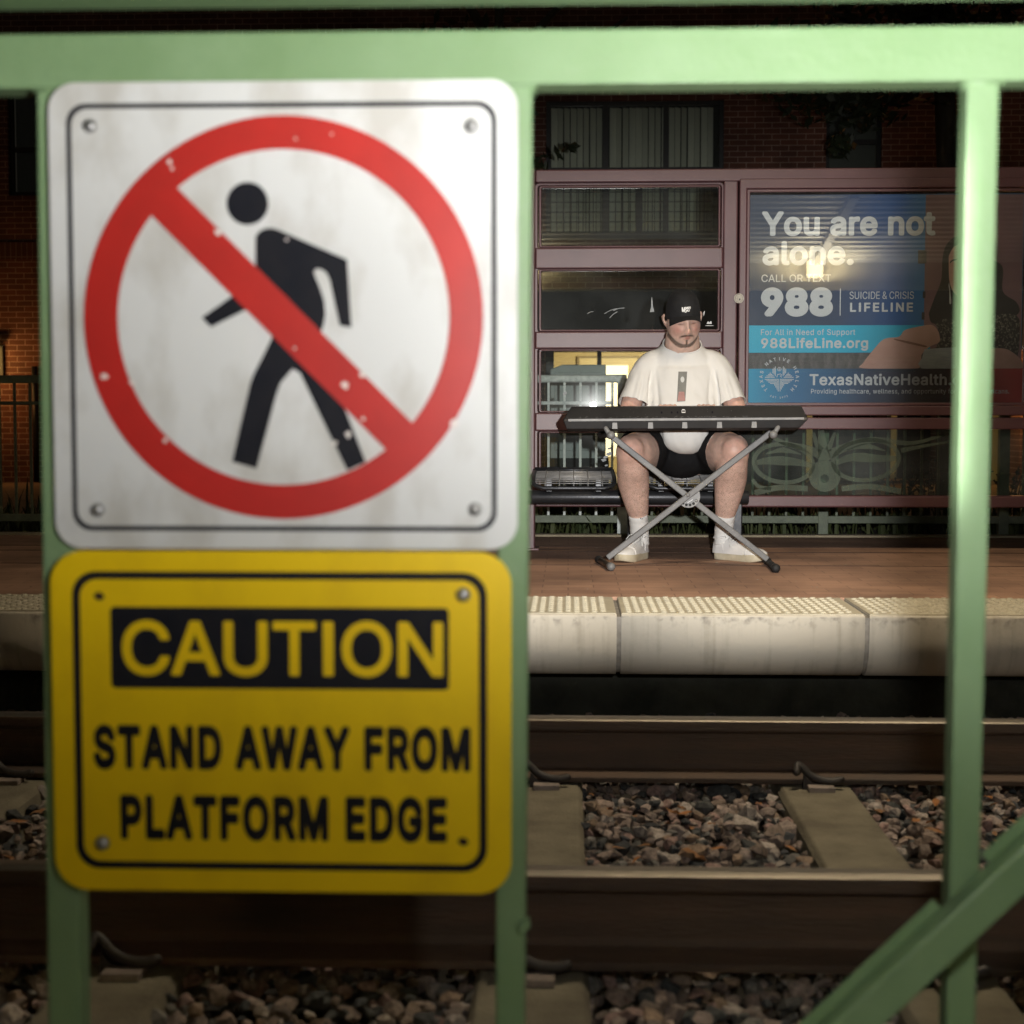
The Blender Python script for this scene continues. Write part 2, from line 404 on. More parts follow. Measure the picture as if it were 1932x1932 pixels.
def text_arc(mb, s, c, r, a_mid, h, Y, inside=False, bold=0.02, step=1.0, step0=None):
    "letters set one by one on a circle, c=(x, z), a in degrees, clockwise reading"
    n = len(s)
    for i, ch in enumerate(s):
        if ch == ' ': continue
        a = a_mid + (i - (n - 1) / 2) * step * (1 if inside else -1); t = math.radians(a)
        v, f = text_geo(ch, bold); lo, hi = v.min(0), v.max(0); k = h / 0.73
        up = Vector((math.cos(t), math.sin(t))) * (-1 if inside else 1); rt = Vector((up.y, -up.x))
        base = Vector(c) + Vector((math.cos(t), math.sin(t))) * r
        mb.add([(base.x + rt.x * (p[0] - (lo[0] + hi[0]) / 2) * k + up.x * p[1] * k, Y + p[2], base.y + rt.y * (p[0] - (lo[0] + hi[0]) / 2) * k + up.y * p[1] * k) for p in v], f)
# ================================================================== SETTING
RAIL_TOP = -0.20; TIE_TOP = -0.385; BAL = -0.425
M_dirt = mat('trackbed_earth', (0.030, 0.026, 0.021), (0.016, 0.014, 0.012), 0.95, scale=20, bump=0.6)
struct(MB().box(-40, 40, 2.2, 60, -0.62, -0.50).build('ground', M_dirt))
M_walk = mat('walk_concrete', (0.20, 0.19, 0.17), (0.13, 0.12, 0.11), 0.9, scale=6, bump=0.3)
struct(MB().box(-40, 40, -14, 2.2, -0.62, -0.36).build('near_platform', M_walk))

# ---- ballast: crushed rock, one scattered mass
def rock(k):
    r = random.Random(k); bm = bmesh.new()
    a, b, c = r.uniform(0.8, 1.3), r.uniform(0.65, 1.0), r.uniform(0.5, 0.8)
    for _ in range(19):
        v = Vector((r.gauss(0, 1), r.gauss(0, 1), r.gauss(0, 1))).normalized() * r.uniform(0.85, 1.08)
        bm.verts.new((v.x * a, v.y * b, v.z * c))
    res = bmesh.ops.convex_hull(bm, input=bm.verts)
    dead = [g for g in res['geom_interior'] if isinstance(g, bmesh.types.BMVert)]
    bmesh.ops.delete(bm, geom=dead, context='VERTS')
    bmesh.ops.triangulate(bm, faces=bm.faces)
    bm.verts.index_update()
    out = np.array([v.co[:] for v in bm.verts]), np.array([[v.index for v in f.verts] for f in bm.faces])
    bm.free(); return out
ROCKS = [rock(k) for k in range(18)]
def scatter(name, spots, m, palette):
    V = []; Fc = []; C = []; b = 0
    for (x, y, z, s) in spots:
        v, f = ROCKS[rnd.randrange(len(ROCKS))]
        R = np.array(Euler((rnd.uniform(-0.6, 0.6), rnd.uniform(-0.6, 0.6), rnd.uniform(0, 6.28))).to_matrix())
        V.append(v @ R.T * s + (x, y, z)); Fc.append(f + b); b += len(v)
        c = palette[min(int(rnd.random() ** 1.15 * len(palette)), len(palette) - 1)]; q = rnd.uniform(0.7, 1.25)
        C.append(np.tile((c[0] * q, c[1] * q, c[2] * q, 1.0), (len(v), 1)))
    V = np.concatenate(V); Fc = np.concatenate(Fc); C = np.concatenate(C)
    me = bpy.data.meshes.new(name)
    me.vertices.add(len(V)); me.vertices.foreach_set('co', V.ravel()); me.loops.add(Fc.size); me.loops.foreach_set('vertex_index', Fc.ravel().astype(np.int32))
    me.polygons.add(len(Fc)); me.polygons.foreach_set('loop_start', np.arange(0, Fc.size, 3, dtype=np.int32)); me.update(calc_edges=True); me.polygons.foreach_set('use_smooth', np.zeros(len(Fc), dtype=bool))
    at = me.color_attributes.new('stone_colour', 'FLOAT_COLOR', 'POINT'); at.data.foreach_set('color', C.ravel())
    return link(name, me, m)
M_rock = bpy.data.materials.new('crushed_rock'); M_rock.use_nodes = True
N, L, b = nodes_of(M_rock); at = N.new('ShaderNodeVertexColor'); at.layer_name = 'stone_colour'
tc = N.new('ShaderNodeTexCoord'); nz = N.new('ShaderNodeTexNoise'); nz.inputs['Scale'].default_value = 90; nz.inputs['Detail'].default_value = 5; L.new(tc.outputs['Object'], nz.inputs[0])
mr = N.new('ShaderNodeMapRange'); mr.inputs[1].default_value = 0.3; mr.inputs[2].default_value = 0.7; mr.inputs[3].default_value = 0.55; mr.inputs[4].default_value = 1.35; L.new(nz.outputs[0], mr.inputs[0])
vm = N.new('ShaderNodeVectorMath'); vm.operation = 'SCALE'; L.new(at.outputs[0], vm.inputs[0]); L.new(mr.outputs[0], vm.inputs['Scale']); L.new(vm.outputs[0], b.inputs['Base Color'])
b.inputs['Roughness'].default_value = 0.8
bp = N.new('ShaderNodeBump'); bp.inputs['Strength'].default_value = 0.5; bp.inputs['Distance'].default_value = 0.006; L.new(nz.outputs[0], bp.inputs['Height']); L.new(bp.outputs[0], b.inputs['Normal'])
PAL = [(0.24, 0.185, 0.155), (0.19, 0.15, 0.13), (0.27, 0.215, 0.185), (0.15, 0.115, 0.095), (0.21, 0.15, 0.105), (0.12, 0.115, 0.105), (0.24, 0.16, 0.14), (0.055, 0.058, 0.058), (0.035, 0.038, 0.042), (0.32, 0.28, 0.25)]
TIES = [0.705 + 0.772 * k for k in range(-5, 5)]
spots = []
def on_tie(x): return any(abs(x - t) < 0.10 for t in TIES)
y = 2.22
while y < 5.5:
    x = -3.3 + rnd.random() * 0.04
    vis = 2.3 < y < 2.95 or 3.0 < y < 4.45
    while x < 3.4:
        if not on_tie(x) or y < 2.35 or y > 4.75:
            s = rnd.choice((0.009, 0.013, 0.016, 0.019, 0.023, 0.027)) * rnd.uniform(0.85, 1.2)
            if rnd.random() < 0.035: s *= 1.6
            spots.append((x + rnd.uniform(-.012, .012), y + rnd.uniform(-.012, .012), BAL - 0.006 + rnd.uniform(-0.014, 0.022), s))
        x += 0.032
    y += 0.030
for _ in range(520):      # loose stones lying on top
    x, y = rnd.uniform(-2.6, 2.9), rnd.uniform(2.4, 4.3)
    if not on_tie(x) and not (2.75 < y < 2.98) and y < 4.2: spots.append((x, y, BAL + 0.022, rnd.choice((.012, .018, .024, .034))))
bal = scatter('ballast', spots, M_rock, PAL); stuff(bal, 'brown and grey crushed rock ballast between the sleepers', 'ballast')
# dry leaves and bits between the stones
mb = MB()
for _ in range(150):
    x, y = rnd.uniform(-1.6, 2.6), rnd.uniform(3.15, 4.25)
    if rnd.random() < 0.4: x = rnd.choice((0.06, 0.85, 0.95, 1.1)) + rnd.uniform(0, 0.3)
    if on_tie(x): continue
    a = rnd.uniform(0, 6.3); l = rnd.uniform(0.012, 0.03); w = l * rnd.uniform(0.3, 0.6); z = BAL + 0.03 + rnd.uniform(0, 0.012); t = rnd.uniform(-0.012, 0.014)
    c, s = math.cos(a), math.sin(a)
    q = [(l, 0, t), (l * .3, w, 0), (-l * .4, w * .8, 0.004), (-l, 0, -t * .5), (-l * .4, -w * .8, 0.004), (l * .3, -w, 0)]
    mb.add([(x + p * c - r * s, y + p * s + r * c, z + h) for p, r, h in q], [(0, 1, 2, 3), (0, 3, 4, 5)])
lv = mb.build('fallen_leaves', mat('dry_leaf', (0.30, 0.12, 0.03), (0.20, 0.11, 0.05), 0.8, scale=9, lo=0.4, hi=0.6), fix=False)
stuff(lv, 'dry orange and brown leaves on the ballast', 'leaves')

# ---- rails
M_rust = mat('rail_steel_rust', (0.105, 0.060, 0.036), (0.046, 0.033, 0.024), 0.75, scale=5, stretch=(0.35, 1, 3.0), detail=8, bump=0.35, bscale=70, lo=0.3, hi=0.7)
M_shine = mat('rail_running_surface', (0.30, 0.27, 0.225), (0.20, 0.18, 0.15), 0.5, metal=1.0, scale=14, stretch=(0.1, 3, 1))
def rail_profile(yc, side):
    "side +1: gauge face towards +y"
    h = RAIL_TOP; b = TIE_TOP + 0.008
    half = [(0.0355, h - 0.006), (0.0365, h - 0.030), (0.0345, h - 0.036), (0.0115, h - 0.044), (0.0085, h - 0.070), (0.009, b + 0.045), (0.016, b + 0.030), (0.070, b + 0.015), (0.070, b)]
    return [(yc - y, z) for y, z in half] + [(yc + y, z) for y, z in half[::-1]]
def make_rail(yc, label):
    r = thing('railway_rail', (0, yc, TIE_TOP), label, 'rail', 'rails of the near track')
    MB().prism_x(rail_profile(yc, 1), -9, 9).build('rail_body', M_rust, r, bevel=0.002, seg=1)
    top = [(yc - 0.0345, RAIL_TOP - 0.0062), (yc - 0.030, RAIL_TOP - 0.0035), (yc - 0.016, RAIL_TOP - 0.0003), (yc, RAIL_TOP), (yc + 0.018, RAIL_TOP - 0.0003), (yc + 0.020, RAIL_TOP - 0.0062)]
    MB().prism_x(top, -9, 9).build('running_surface', M_shine, r)
    return r
Y_FAR, Y_NEAR = 4.41, 2.905
make_rail(Y_FAR, 'far rail with thin bright top, under the concrete platform edge')
make_rail(Y_NEAR, 'near rail, the large rusty one across the bottom of the picture')

# ---- sleepers with their clips
M_tie = mat('sleeper_concrete', (0.205, 0.185, 0.13), (0.115, 0.10, 0.07), 0.9, scale=6, detail=8, bump=0.4, bscale=120)
M_clip = mat('clip_steel', (0.030, 0.024, 0.020), (0.020, 0.016, 0.014), 0.6, scale=30)
M_ins = mat('clip_insulator', (0.27, 0.22, 0.19), (0.18, 0.15, 0.13), 0.6, scale=30)
def make_tie(x, label):
    t = thing('railway_sleeper', (x, 3.66, TIE_TOP - 0.18), label, 'sleeper', 'concrete sleepers of the near track')
    pts = [(x - 0.125, TIE_TOP - 0.18), (x + 0.125, TIE_TOP - 0.18), (x + 0.108, TIE_TOP - 0.018), (x + 0.096, TIE_TOP), (x - 0.096, TIE_TOP), (x - 0.108, TIE_TOP - 0.018)]
    MB().prism(pts, 2.36, 4.72).build('sleeper_beam', M_tie, t, bevel=0.006)
    for yc, sg in ((Y_FAR, -1), (Y_FAR, 1), (Y_NEAR, -1), (Y_NEAR, 1)):
        c = MB(); y0 = yc + sg * 0.07
        path = [(x - 0.060, y0 + sg * 0.030, TIE_TOP + 0.050), (x - 0.054, y0 + sg * 0.012, TIE_TOP + 0.066), (x - 0.040, y0 + sg * 0.012, TIE_TOP + 0.058), (x - 0.018, y0 + sg * 0.016, TIE_TOP + 0.038), (x + 0.012, y0 + sg * 0.022, TIE_TOP + 0.026), (x + 0.045, y0 + sg * 0.026, TIE_TOP + 0.024), (x + 0.066, y0 + sg * 0.024, TIE_TOP + 0.028)]
        c.tube(catmull(path, 6), 0.0112, 10, dome=True)
        c.prism([(x - 0.042, TIE_TOP), (x + 0.030, TIE_TOP), (x + 0.026, TIE_TOP + 0.012), (x - 0.020, TIE_TOP + 0.020), (x - 0.038, TIE_TOP + 0.042)], y0 + sg * 0.022 - 0.008, y0 + sg * 0.022 + 0.008)
        co = c.build('rail_clip', M_clip, t)
        MB().box(x - 0.030, x + 0.044, min(y0 + sg * 0.004, y0 + sg * 0.066), max(y0 + sg * 0.004, y0 + sg * 0.066), TIE_TOP - 0.001, TIE_TOP + 0.015).build('insulator', M_ins, co, bevel=0.002, seg=1)
    return t
labs = {4: 'sleeper left of the ballast bay, half hidden by the middle green post', 5: 'sleeper in full view right of the lit ballast bay', 3: 'sleeper behind the yellow sign, its dark end at lower centre left',
        6: 'sleeper at the right edge behind the diagonal brace', 2: 'sleeper behind the left post and yellow sign', 7: 'sleeper just outside on the right', 1: 'sleeper near the left picture edge'}
for k, x in enumerate(TIES):
    if k in labs: make_tie(x, labs[k])
# ---- far platform
M_conc = bpy.data.materials.new('edge_concrete'); M_conc.use_nodes = True
N, L, b = nodes_of(M_conc); geo = N.new('ShaderNodeNewGeometry')
mp = N.new('ShaderNodeMapping'); mp.inputs['Scale'].default_value = (40, 3, 1.6); L.new(geo.outputs['Position'], mp.inputs[0])
n1 = N.new('ShaderNodeTexNoise'); n1.inputs['Scale'].default_value = 1.0; n1.inputs['Detail'].default_value = 5; L.new(mp.outputs[0], n1.inputs[0])
n2 = N.new('ShaderNodeTexNoise'); n2.inputs['Scale'].default_value = 5.0; n2.inputs['Detail'].default_value = 8; n2.inputs['Roughness'].default_value = 0.7; L.new(geo.outputs['Position'], n2.inputs[0])
ad = N.new('ShaderNodeMath'); ad.operation = 'ADD'; L.new(n1.outputs[0], ad.inputs[0]); L.new(n2.outputs[0], ad.inputs[1])
r = N.new('ShaderNodeValToRGB'); r.color_ramp.elements[0].position = 0.62; r.color_ramp.elements[1].position = 1.2
r.color_ramp.elements[0].color = (0.33, 0.295, 0.235, 1); r.color_ramp.elements[1].color = (0.47, 0.43, 0.355, 1); L.new(ad.outputs[0], r.inputs[0])
# grime just under the top edge
sp = N.new('ShaderNodeSeparateXYZ'); L.new(geo.outputs['Position'], sp.inputs[0])
m1 = N.new('ShaderNodeMapRange'); m1.inputs[1].default_value = -0.055; m1.inputs[2].default_value = -0.012; L.new(sp.outputs[2], m1.inputs[0])
m2 = N.new('ShaderNodeMapRange'); m2.inputs[1].default_value = -0.012; m2.inputs[2].default_value = -0.008; m2.inputs[3].default_value = 1; m2.inputs[4].default_value = 0; L.new(sp.outputs[2], m2.inputs[0])
mm = N.new('ShaderNodeMath'); mm.operation = 'MULTIPLY'; L.new(m1.outputs[0], mm.inputs[0]); L.new(m2.outputs[0], mm.inputs[1])
n3 = N.new('ShaderNodeTexNoise'); n3.inputs['Scale'].default_value = 32; n3.inputs['Detail'].default_value = 4; L.new(geo.outputs['Position'], n3.inputs[0])
m3 = N.new('ShaderNodeMapRange'); m3.inputs[1].default_value = 0.5; m3.inputs[2].default_value = 0.68; m3.inputs[3].default_value = 0; m3.inputs[4].default_value = 0.7; L.new(n3.outputs[0], m3.inputs[0])
m4 = N.new('ShaderNodeMath'); m4.operation = 'MULTIPLY'; L.new(mm.outputs[0], m4.inputs[0]); L.new(m3.outputs[0], m4.inputs[1])
mix = N.new('ShaderNodeMix'); mix.data_type = 'RGBA'; L.new(m4.outputs[0], mix.inputs['Factor']); L.new(r.outputs[0], mix.inputs['A']); mix.inputs['B'].default_value = (0.11, 0.10, 0.09, 1)
L.new(mix.outputs['Result'], b.inputs['Base Color']); b.inputs['Roughness'].default_value = 0.85
bp = N.new('ShaderNodeBump'); bp.inputs['Strength'].default_value = 0.25; bp.inputs['Distance'].default_value = 0.006; L.new(n3.outputs[0], bp.inputs['Height']); L.new(bp.outputs[0], b.inputs['Normal'])
M_tact = mat('tactile_cream', (0.47, 0.43, 0.32), (0.39, 0.35, 0.26), 0.8, scale=9, bump=0.2)
M_dome = mat('tactile_dome', (0.50, 0.46, 0.35), (0.42, 0.385, 0.29), 0.75, scale=9)
YE, YB = 5.2, 5.69
JX = P(1168, 1157, YE).x; JW = P(1637, 1157, YE).x - JX
def make_slab(x0, x1, label):
    t = thing('platform_edge_slab', ((x0 + x1) / 2, YE + 0.25, -0.21), label, 'edge slab', 'concrete slabs along the far platform edge')
    prof = [(YE + 0.008, -0.004), (YE + 0.002, -0.007), (YE, -0.014), (YE, -0.085)] + [(YE + 0.10 * (1 - math.cos(math.radians(a))), -0.085 - 0.138 * math.sin(math.radians(a))) for a in range(6, 91, 6)] + [(YB, -0.223), (YB, -0.004)]
    so_ = MB().prism_x(prof, x0 + 0.008, x1 - 0.008).build('slab', M_conc, t)
    for p_ in so_.data.polygons: p_.use_smooth = abs(p_.normal.x) < .5 and (p_.normal.y < -0.05 and p_.normal.z < 0.3)
    MB().box(x0 + 0.010, x1 - 0.010, YE + 0.012, YB - 0.002, -0.0041, 0.0).build('tactile_paving', M_tact, t)
    d = MB(); n = int((x1 - x0 - 0.05) / 0.03)
    for i in range(n):
        for j in range(8):
            cx = x0 + 0.035 + i * 0.03; cy = YE + 0.036 + j * 0.0575 + (0.02 if i % 2 else 0)
            a = [(cx + 0.0125 * math.cos(k * math.pi / 4), cy + 0.0125 * math.sin(k * math.pi / 4), 0.0) for k in range(8)]
            e = [(cx + 0.0085 * math.cos(k * math.pi / 4), cy + 0.0085 * math.sin(k * math.pi / 4), 0.0055) for k in range(8)]
            d.add(a + e, [(k, (k + 1) % 8, (k + 1) % 8 + 8, k + 8) for k in range(8)] + [tuple(range(8, 16))])
    d.build('tactile_domes', M_dome, t)
for k, lab in ((-2, 'edge slab at the left picture edge beside the left green post'), (-1, 'edge slab hidden mostly behind the yellow sign'), (0, 'edge slab in full view between two joints below the keyboard stand'), (1, 'edge slab at right, crossed by the right green post'), (-3, 'edge slab left of the picture'), (2, 'edge slab right of the picture')):
    make_slab(JX + k * JW, JX + (k + 1) * JW, lab)
struct(MB().prism_x([(YE + 0.004, -0.012), (YE + 0.004, -0.085)] + [(YE + 0.004 + 0.10 * (1 - math.cos(math.radians(a))), -0.083 - 0.134 * math.sin(math.radians(a))) for a in range(10, 91, 10)] + [(YB, -0.21), (YB, -0.012)], JX - 3 * JW, JX + 3 * JW).build('platform_joint_mortar', mat('joint_mortar', (0.16, 0.145, 0.12), (0.24, 0.22, 0.19), 0.95, scale=30)))
M_pave = brick_mat('paver_brick', (0.42, 0.25, 0.165), (0.345, 0.20, 0.135), (0.26, 0.152, 0.105), 0.20, 0.10, 0.0028, axes='xy', rough=0.75, bump=0.35, dirt=(0.62, 1.12))
struct(MB().box(-12, 12, YB + 0.002, 8.60, -0.30, 0.0).build('platform', M_pave))
struct(MB().box(-12, 12, 5.52, 5.9, -0.52, -0.215).build('platform_foundation', mat('shade_darkened_concrete', (0.040, 0.041, 0.030), (0.016, 0.017, 0.012), 0.95, scale=6, bump=0.4)))  # shade of the recess under the slabs darkened into the concrete colour
M_curb = mat('curb_concrete', (0.34, 0.29, 0.20), (0.26, 0.22, 0.15), 0.9, scale=12, bump=0.3)
struct(MB().box(-12, 12, 8.602, 8.70, -0.30, 0.012).build('kerb', M_curb, bevel=0.006))
jm = mat('grimy_joint', (0.045, 0.026, 0.018), (0.09, 0.05, 0.032), 0.9, scale=9, stretch=(0.6, 8, 1))
for y0, w in ((7.60, 0.022), (7.90, 0.014), (6.92, 0.006)):
    struct(MB().box(-12, 12, y0, y0 + w, 0.0, 0.002).build('platform_joint', jm))
# grit on the pavers
mb = MB()
for _ in range(240):
    x, y = rnd.uniform(-2.5, 3.5), rnd.uniform(5.8, 8.4); s = rnd.uniform(0.002, 0.006) * (1.6 if rnd.random() < 0.1 else 1); a = rnd.uniform(0, 3)
    c, q = math.cos(a) * s, math.sin(a) * s
    mb.add([(x + c, y + q, 0.001), (x - q * .6, y + c * .6, 0.003), (x - c, y - q, 0.001), (x + q * .5, y - c * .5, 0.004)], [(0, 1, 2, 3)])
stuff(mb.build('grit', mat('pale_grit', (0.42, 0.38, 0.30), (0.28, 0.22, 0.15), 0.9, scale=3), fix=False), 'pale crumbs and grit on the brick platform', 'grit')
# planting bed and street
struct(MB().box(-14, 14, 8.702, 10.6, -0.3, -0.05).build('planting_bed', mat('bed_soil', (0.022, 0.017, 0.011), (0.012, 0.010, 0.007), 1.0, scale=12, bump=0.7)))
struct(MB().box(-30, 30, 10.602, 18.7, -0.3, -0.13).build('pavement', mat('street_pavement', (0.24, 0.18, 0.12), (0.17, 0.13, 0.09), 0.9, scale=3, bump=0.2)))
struct(MB().box(-30, 30, 10.5, 10.601, -0.3, 0.0).build('pavement_kerb', M_curb, bevel=0.006))
# low planting behind the railing
mb = MB()
for _ in range(2600):
    x = rnd.uniform(-4.5, 4.5); y = rnd.uniform(8.85, 10.4); h = rnd.uniform(0.05, 0.24) * (1.5 if rnd.random() < .08 else 1); a = rnd.uniform(0, 6.3); w = rnd.uniform(0.004, 0.011); l = rnd.uniform(0.02, 0.13)
    c, s = math.cos(a), math.sin(a); z = -0.05
    mb.add([(x - s * w, y + c * w, z), (x + s * w, y - c * w, z), (x + c * l * .5 + s * w, y + s * l * .5 - c * w, z + h * .7), (x + c * l * .5 - s * w, y + s * l * .5 + c * w, z + h * .7), (x + c * l, y + s * l, z + h)], [(0, 1, 2, 3), (3, 2, 4)])
stuff(mb.build('ground_cover', mat('dark_grass', (0.028, 0.045, 0.012), (0.06, 0.07, 0.02), 0.7, scale=3), fix=False), 'dark green grass and ground cover behind the railing', 'ground cover')
# ================================================================== NEAR GREEN RAILING AND ITS SIGNS
YF = 1.90
M_green = mat('green_paint', (0.185, 0.285, 0.152), (0.145, 0.24, 0.112), 0.42, scale=7, detail=8, bump=0.15, bscale=60, lo=0.3, hi=0.75, spec=0.4)
fen = thing('steel_railing', (0.0, YF, -0.36), 'pale green painted steel railing with square posts, across the foreground', 'railing')
def hbar(name, ytop, ybot, Y0, Y1, bevel=0.003):
    z1 = P(966, ytop, Y0).z; z0 = P(966, ybot, Y0).z
    return MB().box(-3.0, 3.0, Y0, Y1, z0, z1).build(name, M_green, fen, bevel=bevel)
hbar('top_rail', 55, 159, YF - 0.008, YF + 0.045)
zt = P(966, 53, YF).z
zh = P(966, 13, YF + 0.01).z
MB().box(-3, 3, YF - 0.075, YF + 0.01, zh, zh + 0.04).build('handrail', M_green, fen, bevel=0.006, seg=3)
M_weld = M_green
ztr = P(966, 157, YF).z
def post(xl, xr, xl2, xr2, name='post'):
    "edges of the post under the rail and near the foot of the picture"
    X0, X1 = P(xl, 160, YF).x, P(xr, 160, YF).x; zb = P(966, 1900, YF).z
    k = (ztr + 0.36) / (ztr - zb); B0 = X0 + (P(xl2, 1900, YF).x - X0) * k; B1 = X1 + (P(xr2, 1900, YF).x - X1) * k
    p = MB().prism([(B0, -0.36), (B1, -0.36), (X1, ztr), (X0, ztr)], YF, YF + 0.04).build(name, M_green, fen, bevel=0.0035)
    w = MB().loft([(X0 - 0.004, YF + 0.018, ztr - 0.004), (X1 + 0.004, YF + 0.018, ztr - 0.004)], [(0.006, 0.022)] * 2, 8, ref=(0, 0, 1), dome=False)
    w.build('weld', M_green, p)
    b = MB().box(B0 - 0.05, B1 + 0.05, YF - 0.04, YF + 0.08, -0.36, -0.352).build('base_plate', M_green, p)
    return X0, X1
pA = post(68, 132, 90, 153); pB = post(942, 1005, 935, 990); pC = post(1825, 1887, 1786, 1842)
# diagonal brace in front of the right post
YBr = YF - 0.012
a0, a1 = P(1330, 2170, YBr), P(2120, 1435, YBr)
d = (a1 - a0).normalized(); nrm = Vector((-d.z, 0, d.x)); hw = 0.0225
mb = MB(); q = [a0 + nrm * hw, a0 - nrm * hw, a1 - nrm * hw, a1 + nrm * hw]
mb.prism([(p.x, p.z) for p in q], YBr - 0.04, YBr)
br = mb.build('brace', M_green, fen, bevel=0.004)
q = [a0 + nrm * (hw + 0.0), a0 + nrm * (hw + 0.024), a1 + nrm * (hw + 0.024), a1 + nrm * (hw + 0.0)]
# split flange of the angle bar, open where the post passes
for lo, hi in ((0.0, 0.598), (0.712, 1.0)):
    u, v = a0.lerp(a1, lo), a0.lerp(a1, hi)
    MB().prism([(p.x, p.z) for p in (u + nrm * hw, v + nrm * hw, v + nrm * (hw + 0.014), u + nrm * (hw + 0.014))], YBr - 0.006, YBr).build('flange', M_green, br, bevel=0.001, seg=1)
# small welded lug on the middle post
lg = P(983, 1748, YF)
MB().prism([(lg.x, lg.z - 0.008), (lg.x + 0.012, lg.z + 0.002), (lg.x + 0.010, lg.z + 0.014), (lg.x - 0.004, lg.z + 0.006)], YF - 0.010, YF).build('lug', M_green, fen)

# ---- sign materials
def sign_mat(name, c, dirt, amount, scale=14, rough=0.4):
    m = bpy.data.materials.new(name); m.use_nodes = True; N, L, b = nodes_of(m)
    tc = N.new('ShaderNodeNewGeometry'); mp = N.new('ShaderNodeMapping'); mp.inputs['Scale'].default_value = (1.4, 1, 0.75); L.new(tc.outputs['Position'], mp.inputs[0])
    nz = N.new('ShaderNodeTexNoise'); nz.inputs['Scale'].default_value = scale; nz.inputs['Detail'].default_value = 5; nz.inputs['Roughness'].default_value = 0.55; L.new(mp.outputs[0], nz.inputs[0])
    mr = N.new('ShaderNodeMapRange'); mr.inputs[1].default_value = 0.47; mr.inputs[2].default_value = 0.66; mr.inputs[3].default_value = 0; mr.inputs[4].default_value = amount; L.new(nz.outputs[0], mr.inputs[0])
    mx = N.new('ShaderNodeMix'); mx.data_type = 'RGBA'; L.new(mr.outputs[0], mx.inputs['Factor']); mx.inputs['A'].default_value = (*c, 1); mx.inputs['B'].default_value = (*dirt, 1)
    L.new(mx.outputs['Result'], b.inputs['Base Color']); b.inputs['Roughness'].default_value = rough
    return m
M_white = sign_mat('sign_white', (0.585, 0.595, 0.59), (0.43, 0.42, 0.39), 0.85, scale=8)
M_yel = sign_mat('sign_yellow', (0.80, 0.545, 0.002), (0.72, 0.48, 0.003), 0.8, scale=9)
M_blk = mat('sign_black', (0.008, 0.009, 0.014), (0.013, 0.013, 0.017), 0.5, scale=20, spec=0.12)
M_red = mat('sign_red', (0.42, 0.012, 0.009), (0.35, 0.010, 0.008), 0.42, scale=9)
M_bolt = mat('bolt_zinc', (0.42, 0.42, 0.42), (0.30, 0.30, 0.30), 0.4, metal=0.8, scale=40)
M_hole = mat('rusty_hole', (0.035, 0.014, 0.006), (0.015, 0.006, 0.004), 0.9, scale=60)
YS = YF - 0.010
def SX(x, y, Y=YS): p = P(x, y, Y); return (p.x, p.z)
# no-pedestrians sign
X0, X1, Z0, Z1 = wbox(97, 152, 977, 1036, YS)
sg = thing('prohibition_sign', ((X0 + X1) / 2, YS, Z0), 'square white metal sign with a crossed-out walking figure in a red ring', 'sign')
MB().prism(rr(X0, X1, Z0, Z1, 0.034, 10), YS, YS + 0.004).build('panel', M_white, sg, bevel=0.0008, seg=1)
yk = YS - 0.0006
a = wbox(131, 193, 937, 1002, yk); w = 0.0060
MB().ring(rr(*a, 0.024, 10), rr(a[0] + w, a[1] - w, a[2] + w, a[3] - w, 0.020, 10), yk).build('border', M_blk, sg, fix=False)
def scr(pts, Y): return [SX(x, y, Y) for x, y in pts]
yp = YS - 0.0007
ped = MB()
ped.flat(scr(circle(467, 384, 39.5, 40.5, 40)[::-1], yp), yp)
body = [(482, 446), (490, 436), (500, 431), (514, 430), (526, 434), (655, 490), (663, 618), (641, 614), (622, 528), (616, 515), (606, 508), (597, 507), (592, 512), (595, 522), (604, 543), (612, 568), (614, 592), (611, 612), (604, 634),
        (592, 660), (612, 672), (690, 872), (655, 888), (566, 704), (552, 696), (530, 722), (521, 746), (484, 884), (438, 871), (472, 724), (478, 708), (512, 640), (524, 600), (520, 556), (398, 617), (381, 599), (482, 528)]
ped.flat(scr(body, yp), yp)
ped.build('pedestrian_symbol', M_blk, sg, fix=False)
yr = YS - 0.0014
c = (535, 598); ring_o = circle(*c, 377, 381, 96); ring_i = circle(*c, 313, 317, 96)
ban = MB().ring(scr(ring_o, yr), scr(ring_i, yr), yr)
k = 1 / math.sqrt(2); hwid = 35.5; ll = 340
u = (k, k); n_ = (k, -k); cc = (533, 603)
ban.flat(scr([(cc[0] - u[0] * ll + n_[0] * hwid, cc[1] - u[1] * ll + n_[1] * hwid), (cc[0] + u[0] * ll + n_[0] * hwid, cc[1] + u[1] * ll + n_[1] * hwid), (cc[0] + u[0] * ll - n_[0] * hwid, cc[1] + u[1] * ll - n_[1] * hwid), (cc[0] - u[0] * ll - n_[0] * hwid, cc[1] - u[1] * ll - n_[1] * hwid)], yr - 0.0002), yr - 0.0002)
ban.build('prohibition_ring', M_red, sg, fix=False)
